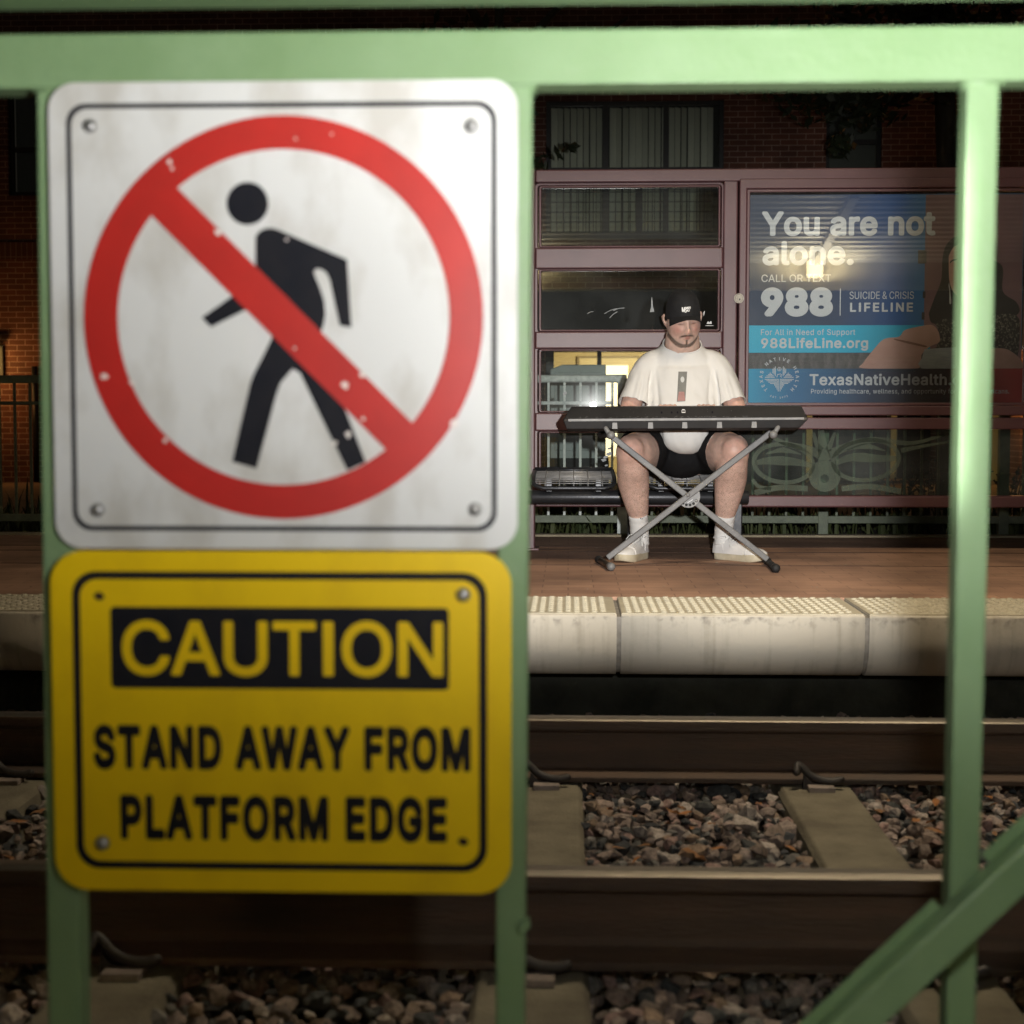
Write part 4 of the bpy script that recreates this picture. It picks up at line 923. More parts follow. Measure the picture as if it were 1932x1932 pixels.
# cabinet added for an unclear grey shape behind the rear railing
YK = 10.2
a = wbox(1038, 688, 1143, 905, YK)
cab = thing('stand_in_cabinet', ((a[0] + a[1]) / 2, YK, -0.05), 'grey green metal cabinet standing in for an unclear shape behind the rear railing', 'cabinet')
M_cab = mat('cabinet_grey', (0.27, 0.33, 0.31), (0.22, 0.27, 0.255), 0.5, scale=4)
MB().prism([(a[0], -0.05), (a[1], -0.05), (a[1], a[3]), (a[0] + 0.08, a[3]), (a[0], a[3] - 0.03)], YK, YK + 0.4).build('cabinet_body', M_cab, cab, bevel=0.006)
for i in range(2):
    w = (a[1] - a[0] - 0.08) / 2; x0 = a[0] + 0.03 + i * (w + 0.02)
    dr = MB().box(x0, x0 + w, YK - 0.012, YK - 0.001, 0.45, a[3] - 0.05).build('door', M_cab, cab, bevel=0.003)
    MB().box(x0 + (w - 0.05 if i == 0 else 0.03), x0 + (w - 0.03 if i == 0 else 0.05), YK - 0.022, YK - 0.012, 0.62, 0.72).build('handle', M_steel, dr, bevel=0.002)
MB().box(a[0] - 0.02, a[1] + 0.02, YK - 0.02, YK + 0.42, -0.13, 0.40).build('plinth', mat('plinth_dark', (0.035, 0.04, 0.04), (0.02, 0.022, 0.022), 0.9, scale=9), cab, bevel=0.004)

# ---- brick building
YW = 19.0; GZ = -0.13
M_brick = brick_mat('wall_brick', (0.17, 0.068, 0.044), (0.12, 0.052, 0.036), (0.42, 0.30, 0.24), 0.205, 0.0685, 0.0045, axes='xz', bump=0.5)
M_brick_y = brick_mat('wall_brick_side', (0.17, 0.068, 0.044), (0.12, 0.052, 0.036), (0.42, 0.30, 0.24), 0.205, 0.0685, 0.0045, axes='yz', bump=0.5)
M_sold = brick_mat('soldier_brick', (0.115, 0.045, 0.030), (0.08, 0.034, 0.024), (0.28, 0.19, 0.15), 0.0685, 0.205, 0.0045, axes='xz', bump=0.5, offset=0.0)
bld = thing('brick_building', (0, YW, GZ), 'dark red brick building with blinds in its windows, behind the shelter', 'building')
def bx(x): return P(x, 500, YW).x
def bz(y): return P(1300, y, YW).z
# openings: (x0, x1, z0, z1)
wA = (bx(1030), bx(1364), bz(448), bz(188)); wB = (bx(1556), bx(1661), bz(420), bz(120)); wC = (bx(19), bx(92), bz(362), bz(120))
ent = (bx(1031), bx(1905), GZ, bz(662))
holes = [wA, wB, wC, ent]
xs = sorted({-14.0, 14.0, *[h[0] for h in holes], *[h[1] for h in holes]}); zs = sorted({GZ - 0.1, 9.0, *[h[2] for h in holes], *[h[3] for h in holes]})
m = MB()
for i in range(len(xs) - 1):
    for j in range(len(zs) - 1):
        cxm, czm = (xs[i] + xs[i + 1]) / 2, (zs[j] + zs[j + 1]) / 2
        if any(h[0] < cxm < h[1] and h[2] < czm < h[3] for h in holes): continue
        m.add([(xs[i], YW, zs[j]), (xs[i + 1], YW, zs[j]), (xs[i + 1], YW, zs[j + 1]), (xs[i], YW, zs[j + 1])], [(0, 1, 2, 3)])
for h in holes:   # reveals
    d = 0.14 if h is not ent else 0.35
    v = [(x, y, z) for y in (YW, YW + d) for x, z in ((h[0], h[2]), (h[1], h[2]), (h[1], h[3]), (h[0], h[3]))]
    m.add(v, [(0, 1, 5, 4), (1, 2, 6, 5), (2, 3, 7, 6), (3, 0, 4, 7)])
m.build('wall', M_brick, bld, fix=False)
m = MB(); m.box(-14, bx(1031) - 0.3, YW - 0.018, YW - 0.001, bz(484), bz(452)); m.build('soldier_course', M_sold, bld)
M_frame = mat('window_frame_dark', (0.018, 0.02, 0.021), (0.012, 0.013, 0.014), 0.4, scale=10)
M_wglass = glass_mat('building_glass', tint=(0.94, 0.96, 0.95), refl=1.0, specks=0, dust=0.0)
def slat_mat(name, c1, c2, freq, axis='X'):
    m = bpy.data.materials.new(name); m.use_nodes = True; N, L, b = nodes_of(m)
    geo = N.new('ShaderNodeNewGeometry'); wv = N.new('ShaderNodeTexWave'); wv.bands_direction = axis; wv.inputs['Scale'].default_value = freq; wv.inputs['Distortion'].default_value = 0.6; wv.inputs['Detail'].default_value = 1; L.new(geo.outputs['Position'], wv.inputs[0])
    r = N.new('ShaderNodeValToRGB'); r.color_ramp.elements[0].color = (*c1, 1); r.color_ramp.elements[1].color = (*c2, 1); L.new(wv.outputs['Fac'], r.inputs[0]); L.new(r.outputs[0], b.inputs['Base Color'])
    b.inputs['Roughness'].default_value = 0.8; return m
M_blind = mat('vertical_blind', (0.86, 0.86, 0.72), (0.74, 0.75, 0.63), 0.7, scale=3, stretch=(3, 1, .2))
def window(h, name, vert, horiz, blind=None, inside=None):
    f = MB(); t = 0.05; y0, y1 = YW + 0.06, YW + 0.12
    f.ring([(h[0], h[2]), (h[1], h[2]), (h[1], h[3]), (h[0], h[3])], [(h[0] + t, h[2] + t), (h[1] - t, h[2] + t), (h[1] - t, h[3] - t), (h[0] + t, h[3] - t)], y0, y1)
    for x in vert: f.box(x - 0.035, x + 0.035, y0 + 0.004, y1 - 0.004, h[2] + t - .001, h[3] - t + .001)
    for z in horiz: f.box(h[0] + t - .001, h[1] - t + .001, y0 + 0.008, y1 - 0.008, z - 0.03, z + 0.03)
    fo = f.build(name, M_frame, bld)
    MB().box(h[0] + t, h[1] - t, y0 + 0.03, y0 + 0.036, h[2] + t, h[3] - t).build('pane', M_wglass, fo)
    if blind == 'v':
        b_ = MB(); x = h[0] + 0.06
        while x < h[1] - 0.12:
            a = rnd.uniform(0.35, 0.75); w = 0.088; dx, dy = w * math.cos(a), w * math.sin(a)
            b_.add([(x, YW + 0.20, h[2] + 0.06), (x + dx, YW + 0.20 + dy, h[2] + 0.06), (x + dx, YW + 0.20 + dy, h[3] - 0.05), (x, YW + 0.20, h[3] - 0.05)], [(0, 1, 2, 3)]); x += 0.080
        b_.build('blind', M_blind, fo, fix=False)
    else:
        MB().box(h[0] + 0.05, h[1] - 0.05, YW + 0.16, YW + 0.165, h[2] + 0.05, h[3] - 0.05).build('blind', inside or slat_mat('roller_blind', (0.10, 0.11, 0.095), (0.16, 0.165, 0.14), 28, 'Z'), fo)
    MB().box(h[0] - 0.02, h[1] + 0.02, YW + 0.5, YW + 0.52, h[2] - 0.1, h[3] + 0.1).build('room_wall', mat('dark_room', (0.03, 0.03, 0.028), None, 0.9), fo)
    return fo
window(wA, 'window', [bx(1142), bx(1256)], [bz(318)], 'v')
window(wB, 'window', [], [bz(268)], None); window(wC, 'window', [], [bz(272)], None)
# mesh guard before the lower half of the wide window
m = MB(); x = wA[0] + 0.04
while x < wA[1]: m.box(x - 0.005, x + 0.005, YW - 0.10, YW - 0.088, bz(438), bz(340)); x += 0.0895
z = bz(438)
while z < bz(338): m.box(wA[0] - 0.02, wA[1] + 0.02, YW - 0.087, YW - 0.075, z - 0.005, z + 0.005); z += 0.119
m.box(bx(1198), bx(1211), YW - 0.11, YW - 0.071, bz(448), bz(338)); m.box(wA[0] - 0.05, wA[1] + 0.05, YW - 0.12, YW, bz(452), bz(440)); 
m.build('window_guard', M_frame, bld)
# dark fascia over the entrance
MB().box(bx(1000), bx(1960), YW - 0.55, YW - 0.002, bz(662), bz(552)).build('canopy', mat('fascia_navy', (0.012, 0.016, 0.022), (0.02, 0.024, 0.03), 0.5, scale=5), bld, bevel=0.01)
# lit entrance recess
YD = YW + 3.2; M_cream = mat('entrance_cream', (0.50, 0.42, 0.24), (0.44, 0.37, 0.21), 0.7, scale=3)
def dx(x): return P(x, 700, YD).x
def dz(y): return P(1150, y, YD).z
m = MB(); ex0, ex1, ez1 = ent[0] - 0.01, ent[1] + 0.01, ent[3] + 0.32
v = [(ex0, YW + 0.34, GZ), (ex1, YW + 0.34, GZ), (ex1, YW + 0.34, ez1), (ex0, YW + 0.34, ez1), (ex0, YD, GZ), (ex1, YD, GZ), (ex1, YD, ez1), (ex0, YD, ez1)]
m.add(v, [(4, 5, 6, 7), (0, 4, 7, 3), (1, 2, 6, 5), (3, 7, 6, 2)]); m.build('entrance_lobby', M_cream, bld, fix=False)
MB().box(ent[0], ent[1], YW - 0.3, YD, GZ - 0.2, GZ + 0.01).build('entrance_floor', mat('entrance_tile', (0.25, 0.2, 0.14), (0.2, 0.16, 0.11), 0.5, scale=5), bld)
M_dframe = mat('door_frame_bronze', (0.20, 0.15, 0.07), None, 0.5); M_lit = emis('lit_room_beyond', (1.0, 0.93, 0.66), 0.95); M_dleaf = mat('door_cream', (0.55, 0.47, 0.27), None, 0.5)
for x0, x1 in ((1089, 1206), (1209, 1330)):
    X0, X1 = dx(x0), dx(x1); zt = dz(672)
    f = MB().ring([(X0, GZ + .012), (X1, GZ + .012), (X1, zt), (X0, zt)], [(X0 + .03, GZ + .02), (X1 - .03, GZ + .02), (X1 - .03, zt - .03), (X0 + .03, zt - .03)], YD - 0.07, YD - 0.002).build('door', M_dframe, bld)
    l_ = MB().ring([(X0 + .031, GZ + .021), (X1 - .031, GZ + .021), (X1 - .031, zt - .031), (X0 + .031, zt - .031)], [(X0 + .12, GZ + .25), (X1 - .16, GZ + .25), (X1 - .16, zt - .13), (X0 + .12, zt - .13)], YD - 0.055, YD - 0.02).build('door_leaf', M_dleaf, f)
    MB().box(X0 + .121, X1 - .161, YD - 0.04, YD - 0.03, GZ + .251, zt - .131).build('door_glass', M_lit, f)
a = wbox(1268, 690, 1300, 697, YD - 0.1); MB().box(a[0] - 0.1, a[1], YD - 0.1, YD - 0.09, a[2], a[3]).build('red_notice', mat('red_notice', (0.6, 0.03, 0.05), None, 0.5), bld)
cl = MB().box(dx(1100), dx(1100) + .9, YW + 0.9, YW + 1.2, ez1 - 0.045, ez1 - 0.005).build('entrance_light', emis('entrance_lamp', (1.0, 0.88, 0.58), 2.0), bld)
lamp('entrance_lamp_light', 'AREA', (dx(1200), YW + 1.05, ez1 - 0.06), 115, (1.0, 0.83, 0.5), (dx(1200), YD, 0.9), size=0.5)
# black posts and lit brick piers of the entrance
for x0, x1 in ((1031, 1046), (1126, 1134), (1436, 1446), (1640, 1660), (1800, 1812)):
    MB().box(bx(x0), bx(x1), YW - 0.45, YW - 0.35, GZ, bz(662)).build('entrance_post', M_frame, bld, bevel=0.006)
for x0, x1 in ((986, 1029), (1760, 1800), (1908, 1950)):
    MB().box(bx(x0), bx(x1), YW - 0.5, YW - 0.02, GZ, bz(664)).build('brick_pier', M_brick, bld)
MB().box(bx(1530), bx(1770), YW - 0.20, YW - 0.02, GZ, bz(905)).build('brick_plinth', M_brick, bld)
MB().box(bx(1525), bx(1775), YW - 0.24, YW + 0.0, bz(905), bz(902)).build('plinth_cap', mat('plinth_stone', (0.35, 0.25, 0.15), None, 0.8), bld)
MB().box(bx(1542), bx(1692), YW + 0.2, YW + 0.24, GZ, bz(664)).build('blocking_panel', M_frame, bld)  # dark panels added to block the lit lobby, leaving thin slits
MB().box(bx(1392), bx(1530), YW + 0.2, YW + 0.24, GZ, bz(664)).build('blocking_panel', M_frame, bld)
MB().box(bx(1704), bx(1800), YW + 0.2, YW + 0.24, GZ, bz(664)).build('blocking_panel', M_frame, bld)
# downpipe at the left
dp = P(65, 700, YW - 0.06)
MB().loft([(dp.x, YW - 0.06, GZ), (dp.x, YW - 0.06, bz(690))], [0.035] * 2, 12, dome=False).build('downpipe', M_frame, bld)

# ---- wall lamps with their sodium glow (the left one shows at the picture edge)
M_sod = emis('sodium_lens', (1.0, 0.55, 0.16), 5.0)
def wall_lamp(x, z, label):
    t = thing('wall_lamp', (x, YW - 0.02, z), label, 'lamp', 'wall lamps on the brick building')
    MB().box(x - 0.10, x + 0.10, YW - 0.05, YW - 0.002, z - 0.2, z + 0.2).build('back_plate', M_frame, t, bevel=0.01)
    MB().loft([(x, YW - 0.14, z - 0.13), (x, YW - 0.14, z + 0.13)], [0.07] * 2, 16).build('lens', M_sod, t)
    MB().box(x - 0.11, x + 0.11, YW - 0.24, YW - 0.05, z + 0.22, z + 0.25).build('hood', M_frame, t, bevel=0.004)
    return t
wx = P(-6, 682, YW).x; wz = P(-6, 682, YW).z
wall_lamp(wx, wz, 'lit orange wall lamp at the left edge of the picture')
lamp('sodium_light', 'POINT', (wx - 0.1, YW - 0.75, wz - 0.1), 17, (1.0, 0.42, 0.12), shadow_soft_size=0.1)
wx2 = P(2010, 700, YW).x
wall_lamp(wx2, wz - 0.1, 'wall lamp outside the right edge of the picture')
lamp('sodium_light', 'POINT', (wx2 - 1.0, YW - 0.95, wz - 0.3), 34, (1.0, 0.42, 0.12), shadow_soft_size=0.1)

# ---- street trees between railing and building
M_bark = mat('tree_bark', (0.085, 0.075, 0.062), (0.05, 0.044, 0.036), 0.9, scale=9, stretch=(1, 1, .25), bump=0.8, bscale=25)
M_leaf = mat('tree_leaf', (0.014, 0.022, 0.010), (0.026, 0.034, 0.012), 0.6, scale=2)
def tree(x, y, lean, label, clumps, r0=0.12):
    t = thing('street_tree', (x, y, GZ), label, 'tree', 'street trees in front of the brick building')
    tr = MB(); tr.loft(catmull([(x, y, GZ), (x + lean * .15, y, 1.2), (x + lean * .5, y, 2.6), (x + lean, y, 3.6), (x + lean * 1.2, y, 4.8)], 5), [r0 * (1.15 - 0.6 * i / 20) for i in range(21)], 12)
    for k in range(7):
        a = rnd.uniform(0, 6.28); z0 = rnd.uniform(3.0, 4.4); L_ = rnd.uniform(0.9, 1.7)
        tr.loft(catmull([(x + lean * .7, y, z0), (x + lean * .7 + math.cos(a) * L_ * .5, y + math.sin(a) * L_ * .5, z0 + .5), (x + lean * .7 + math.cos(a) * L_, y + math.sin(a) * L_, z0 + .6 + rnd.uniform(-.3, .5))], 4), [0.05 - 0.0045 * i for i in range(9)], 7)
    tr.build('trunk', M_bark, t)
    lv = MB()
    for cx, cy, cz, R_, n in clumps:
        for _ in range(int(n * 0.55)):
            d = Vector((rnd.gauss(0, 1), rnd.gauss(0, 1), rnd.gauss(0, .8))); d = d.normalized() * R_ * rnd.random() ** 0.5
            p = Vector((cx, cy, cz)) + d; s = rnd.uniform(0.04, 0.085)
            u = Vector((rnd.gauss(0, 1), rnd.gauss(0, 1), rnd.gauss(-.6, .6))).normalized(); w = u.cross(Vector((rnd.gauss(0, 1), rnd.gauss(0, 1), 1))).normalized() * s * 0.42
            lv.add([p - u * s, p + w, p + u * s, p - w], [(0, 1, 2, 3)])
    lv.build('crown', M_leaf, t, fix=False)
    return t
YT = 13.5
def tp(x, y): p = P(x, y, YT); return p.x, p.z
x1, z1 = tp(1805, 300)
cl = []
for x, y, R_, n in ((1620, 90, .5, 700), (1560, 130, .42, 600), (1500, 150, .38, 420), (1595, 215, .26, 330), (1590, 268, .13, 110), (1680, 140, .42, 500), (1760, 110, .5, 600), (1880, 60, .6, 700), (1440, 110, .36, 300), (1810, -60, .8, 900), (1650, -40, .8, 900), (1640, 195, .2, 150)):
    a, b_ = tp(x, y); cl.append((a, YT + rnd.uniform(-.4, .4), b_, R_, n))
tree(x1, YT, -0.12, 'street tree with grey trunk and drooping dark leaves at upper right', cl)
# small branch tips before the wide window come from a sapling left of it
x2, z2 = tp(930, 300)
cl = []
for x, y, R_, n in ((1080, 277, .055, 16), (1052, 292, .07, 9), (1016, 310, .10, 30), (930, 200, .4, 300), (940, 260, .25, 160), (900, 120, .6, 500)):
    a, b_ = tp(x, y); cl.append((a, YT, b_, R_, n))
tree(x2, YT, 0.05, 'slim street tree whose leafy tips show beside the wide window', cl, 0.06)
# young shrubs behind the right lower pane
for (x, y, lab) in ((1752, 895, 'leafy young shrub seen through the right end of the etched pane'), (1912, 885, 'leafy twig shrub at the right picture edge behind the railing'), (1700, 915, 'small sprig of a shrub beside the etched ornament')):
    p = P(x, y, 9.6); t = thing('garden_shrub', (p.x, 9.6, -0.05), lab, 'shrub', 'shrubs in the planting bed')
    st = MB(); lf = MB()
    for k in range(7):
        a = rnd.uniform(0, 6.28); h = rnd.uniform(0.6, 1.1) * (p.z + 0.12); e = Vector((p.x + .14 * math.cos(a), 9.6 + .14 * math.sin(a), -0.05 + h))
        st.tube(catmull([(p.x, 9.6, -0.05), (p.x + .05 * math.cos(a), 9.6 + .05 * math.sin(a), h * .55), tuple(e)], 4), 0.004, 5)
        for _ in range(16):
            q = Vector((p.x, 9.6, -0.05)).lerp(e, rnd.uniform(.35, 1.05)) + Vector((rnd.gauss(0, .035), rnd.gauss(0, .035), rnd.gauss(0, .03))); s = rnd.uniform(.012, .026)
            u = Vector((rnd.gauss(0, 1), rnd.gauss(0, 1), rnd.gauss(0, 1))).normalized(); w = u.cross(Vector((rnd.gauss(0, 1), 1, rnd.gauss(0, 1)))).normalized() * s * .5
            lf.add([q - u * s, q + w, q + u * s, q - w], [(0, 1, 2, 3)])
    st.build('stem', M_bark, t); lf.build('foliage', M_leaf, t, fix=False)

# ================================================================== NEAR CANOPY BEHIND THE CAMERA (mirrored in the panes)
M_sheet = mat('canopy_sheet', (0.62, 0.60, 0.52), (0.52, 0.50, 0.43), 0.6, scale=2)
can = thing('platform_canopy', (1.5, -3.6, -0.36), 'corrugated metal canopy over the near platform, mirrored in the poster glass', 'canopy')
m = MB(); A = Vector((0, -2.1, 3.22)); B = Vector((0, -4.9, 2.74)); d = (B - A); Lc = d.length; d.normalize(); nn = Vector((0, d.z, -d.y)) * -1
prof = []; t = 0
while t < Lc:
    for o_, h in ((0, 0), (0.085, 0), (0.105, 0.035), (0.18, 0.035), (0.20, 0)):
        q = A + d * (t + o_) + nn * h; prof.append((q.y, q.z))
    t += 0.20
v = [(x, y, z) for x in (-7, 9) for y, z in prof]; n = len(prof)
m.add(v, [(i, i + 1, i + 1 + n, i + n) for i in range(n - 1)]); m.build('roof_sheet', M_sheet, can, fix=False)
for x in (-6.4, -1.6, 3.2, 8.4):
    m = MB(); q = [(A.y, A.z - .02), (B.y, B.z - .02), (B.y, B.z - .10), (A.y, A.z - .10)]; m.prism_x(q, x - 0.05, x + 0.05); m.build('rafter', M_sheet, can)
    if abs(x) > 5: MB().box(x - 0.06, x + 0.06, -5.16, -5.04, -0.36, 2.7).build('column', M_green, can, bevel=0.006)
MB().box(-7, 9, -5.04, -4.96, 2.34, 2.70).build('fascia', mat('canopy_fascia', (0.40, 0.36, 0.26), (0.33, 0.30, 0.21), 0.7, scale=3), can)
M_lens = emis('canopy_lens', (1.0, 0.84, 0.48), 5.0)
for i, x in enumerate((-0.85, 3.2)):
    t = thing('canopy_lamp', (x, -4.9, 2.50), ('lit box lamp at the left end of the near canopy', 'lit box lamp under the near canopy, mirrored over the word TEXT')[i], 'lamp', 'box lamps of the near canopy')
    MB().box(x - 0.10, x + 0.10, -4.94, -4.80, 2.50, 2.72).build('lens', M_lens, t, bevel=0.02)
    MB().box(x - 0.11, x + 0.11, -4.955, -4.78, 2.721, 2.735).build('housing', M_frame, t)
    lamp('canopy_lamp_light', 'AREA', (x, -4.55, 2.42), 95, (1.0, 0.86, 0.60), (x, -4.50, 3.5), size=0.3)
# ================================================================== THE SEATED PIANIST
man = thing('person', (P(1288, 1000, 7.4).x, 7.4, 0.0), 'seated man in white t-shirt, black shorts and black cap playing a keyboard', 'person')
MX = P(1288, 700, 7.35).x
def remeshed(mb, voxel, smooth, name):
    me = mb.mesh(name + '_raw'); o = bpy.data.objects.new(name + '_raw', me); COL.objects.link(o)
    bm = bmesh.new(); bm.from_mesh(me); bmesh.ops.recalc_face_normals(bm, faces=bm.faces); bm.to_mesh(me); bm.free()
    a = o.modifiers.new('r', 'REMESH'); a.mode = 'VOXEL'; a.voxel_size = voxel
    if smooth: s = o.modifiers.new('s', 'SMOOTH'); s.factor = 0.5; s.iterations = smooth
    dg = bpy.context.evaluated_depsgraph_get(); out = bpy.data.meshes.new_from_object(o.evaluated_get(dg)); out.name = name
    bpy.data.objects.remove(o); bpy.data.meshes.remove(me)
    return out
def place(me, parent):
    off = WL[parent.name]; me.transform(Matrix.Translation((-off[0], -off[1], -off[2])))
    me.polygons.foreach_set('use_smooth', [True] * len(me.polygons)); me.update(); return me

# joints: -1 is the man's right side (left in the picture)
HIP = {-1: Vector((MX - 0.10, 7.53, 0.50)), 1: Vector((MX + 0.10, 7.53, 0.50))}
KN = {-1: P(1191, 853, 7.06), 1: P(1385, 852, 7.06)}
AN = {-1: P(1207, 1000, 7.25), 1: P(1366, 1000, 7.24)}
SH = {-1: Vector((MX - 0.160, 7.40, 0.905)), 1: Vector((MX + 0.160, 7.40, 0.905))}
EL = {-1: Vector((MX - 0.262, 7.28, 0.676)), 1: Vector((MX + 0.258, 7.28, 0.676))}
WR = {-1: Vector((MX - 0.115, 7.085, 0.672)), 1: Vector((MX + 0.100, 7.085, 0.672))}
HD = P(1289, 604, 7.28)      # head centre
HR = Matrix.Translation(HD) @ Matrix.Rotation(math.radians(-4.5), 4, 'Y') @ Matrix.Rotation(math.radians(7), 4, 'Z') @ Matrix.Rotation(math.radians(17), 4, 'X')
# head local frame: x picture right, -y forward (to the viewer), z up

def g(a, s): return math.exp(-(a / s) ** 2)
def head_point(th, ph):
    "th azimuth from forward, ph elevation"
    x, y, z = math.sin(th) * math.cos(ph), -math.cos(th) * math.cos(ph), math.sin(ph)
    hw = 0.0735; hd = 0.096; hh = 0.122
    X_, Y_, Z_ = x * hw, y * hd, z * hh
    if z < 0:      # jaw: keep it broad, then narrow to the chin
        k = -z
        X_ *= 1.05 - 0.10 * k ** 3; Y_ = Y_ * (1 - 0.12 * k ** 2) - (0.012 * k if y < 0 else -0.0)
        if y > 0: Y_ *= 1 - 0.35 * k
    # squarer cheeks
    X_ *= 1 + 0.07 * g(Z_ + 0.060, 0.050)
    if y < 0:
        f = min(1.0, -y * 1.6)
        b_ = 0.0
        ax = abs(X_)
        b_ += 0.026 * g(X_, 0.011 + 0.006 * g(Z_ + 0.036, 0.018)) * g(Z_ + 0.030, 0.020) + 0.014 * g(X_, 0.009) * g(Z_ + 0.004, 0.024)   # nose
        b_ += 0.007 * g(ax - 0.014, 0.007) * g(Z_ + 0.039, 0.008)                # nostril wings
        b_ += 0.006 * g(ax - 0.030, 0.026) * g(Z_ - 0.030, 0.012)                # brow
        b_ -= 0.013 * g(ax - 0.031, 0.015) * g(Z_ - 0.008, 0.013)                # eye sockets
        b_ += 0.006 * g(ax - 0.031, 0.010) * g(Z_ - 0.007, 0.008)                # closed lids
        b_ += 0.005 * g(ax - 0.040, 0.018) * g(Z_ + 0.026, 0.018)                # cheeks
        b_ += 0.006 * g(X_, 0.024) * g(Z_ + 0.060, 0.016)                        # muzzle
        b_ += 0.0055 * g(X_, 0.019) * g(Z_ + 0.0565, 0.0042) + 0.0065 * g(X_, 0.016) * g(Z_ + 0.0685, 0.005)   # lips
        b_ -= 0.005 * g(X_, 0.022) * g(Z_ + 0.0625, 0.0024)                      # mouth line
        b_ -= 0.005 * g(X_, 0.022) * g(Z_ + 0.081, 0.006)                        # under the lip
        b_ += 0.010 * g(X_, 0.022) * g(Z_ + 0.100, 0.014)                        # chin
        Y_ -= b_ * f
    return (X_, Y_, Z_)
nt_, np_ = 96, 72
hv = []; hf = []
for i in range(np_ + 1):
    for j in range(nt_): hv.append(tuple(HR @ Vector(head_point(2 * math.pi * j / nt_ - math.pi, -math.pi / 2 + math.pi * min(max(i / np_, 0.004), 0.996)))))
for i in range(np_):
    for j in range(nt_): hf.append((i * nt_ + j, i * nt_ + (j + 1) % nt_, (i + 1) * nt_ + (j + 1) % nt_, (i + 1) * nt_ + j))
hf.append(tuple(range(nt_ - 1, -1, -1))); hf.append(tuple(range(np_ * nt_, (np_ + 1) * nt_)))
B = MB(); B.add(hv, hf, True)
for s in (-1, 1):       # ears
    e = [HR @ Vector((s * (0.0745 + dx_ * 1.35), dy_, dz_)) for dx_, dy_, dz_ in ((0.0, 0.010, -0.030), (0.006, 0.016, -0.018), (0.011, 0.022, 0.0), (0.013, 0.024, 0.016), (0.009, 0.016, 0.027))]
    B.loft(e, [(0.005, 0.009), (0.0055, 0.013), (0.006, 0.016), (0.006, 0.015), (0.0055, 0.008)], 12)
# neck and torso
nk = [Vector((MX, 7.46, 0.80)), Vector((MX, 7.43, 0.91)), Vector((MX, 7.395, 0.99)), HD + Vector((0, 0.055, -0.075)), HD + Vector((0, 0.035, -0.02))]
B.limb(nk, [(0.12, 0.085), (0.10, 0.074), (0.086, 0.078), (0.079, 0.075), (0.06, 0.06)], 20)
B.loft(catmull([(MX, 7.53, 0.47), (MX, 7.50, 0.58), (MX, 7.46, 0.72), (MX, 7.44, 0.86), (MX, 7.44, 0.94)], 4), [(0.16, 0.12)] * 5 + [(0.165, 0.13)] * 6 + [(0.16, 0.115)] * 4 + [(0.13, 0.08)] * 2, 20)
B.sphere((MX, 7.408, 0.932), (0.075, 0.066, 0.055), 20, 12)     # upper chest in the neckline
for s in (-1, 1):
    B.limb([SH[s] + Vector((-s * .05, 0.02, -.01)), SH[s] + Vector((0, 0, -.012)), SH[s].lerp(EL[s], .5) + Vector((s * .01, .01, 0)), EL[s]], [0.050, 0.050, 0.053, 0.046], 14)
    B.limb([EL[s], EL[s].lerp(WR[s], .35) + Vector((s * .004, 0, -.004)), WR[s], WR[s] + Vector((-s * .008, -.03, .002))], [0.047, 0.047, 0.034, (0.030, 0.022)], 14)
    # hand laid on the keys: palm, four unequal bent fingers and a thumb off its side
    wr = WR[s] + Vector((-s * 0.004, -0.02, 0.002)); fw = Vector((-s * 0.18, -0.98, 0.04)).normalized(); sd = Vector((-s * 0.98, 0.18, 0)).normalized(); up = Vector((0, 0, 1))
    kn = wr + fw * 0.076 + up * 0.035
    B.loft([wr, wr + fw * 0.028 + up * .014, wr + fw * 0.056 + up * .030, kn], [(0.030, 0.020), (0.037, 0.019), (0.041, 0.017), (0.040, 0.014)], 14, ref=sd)
    for k, (o_, ln) in enumerate(((0.029, 0.072), (0.0095, 0.080), (-0.0105, 0.074), (-0.030, 0.058))):
        b0 = kn + sd * o_ - fw * 0.012; sp = sd * (o_ * 0.22)
        B.loft([b0, b0 + fw * ln * .45 + up * 0.006 + sp * .5, b0 + fw * ln * .78 - up * 0.012 + sp * .8, b0 + fw * ln * .90 - up * 0.040 + sp], [0.0098, 0.0092, 0.0085, 0.0074], 9)
    tb = wr + fw * 0.022 + sd * 0.026
    B.loft([tb, tb + sd * .022 + fw * .022 - up * .002, tb + sd * .034 + fw * .046 - up * .008, tb + sd * .036 + fw * .066 - up * .016], [0.0135, 0.0118, 0.0105, 0.0085], 9)
    # thigh, knee, calf, ankle
    B.limb([HIP[s], HIP[s].lerp(KN[s], .45) + Vector((0, 0, 0.006)), HIP[s].lerp(KN[s], .84) + Vector((0, 0, 0)), KN[s] + Vector((0, .012, -.006))], [0.105, 0.104, 0.090, 0.074], 22, k=8)
    B.limb([KN[s] + Vector((0, .02, .012)), KN[s].lerp(AN[s], .14) + Vector((0, .008, 0)), KN[s].lerp(AN[s], .36) + Vector((s * .004, .035, 0)), KN[s].lerp(AN[s], .66) + Vector((0, .022, 0)), AN[s] + Vector((0, 0.01, .03)), AN[s] + Vector((0, .01, -.04))],
           [0.071, 0.071, 0.075, 0.058, 0.0395, 0.038], 22, k=8)
    B.sphere(KN[s] + Vector((0, -0.018, 0.008)), (0.060, 0.052, 0.062), 18, 12)
    fo = Vector(((-0.45, -0.89, 0), (0, 0, 0), (0.70, -0.71, 0))[s + 1]); fo.normalize()
    B.loft([AN[s] + Vector((0, .01, -.05)), AN[s] + Vector((0, .01, -.03)) * 1 + fo * .05 - Vector((0, 0, .03)), AN[s] + fo * .13 - Vector((0, 0, .065))], [0.034, 0.024, 0.018], 12)
body = remeshed(B, 0.0042, 3, 'body')
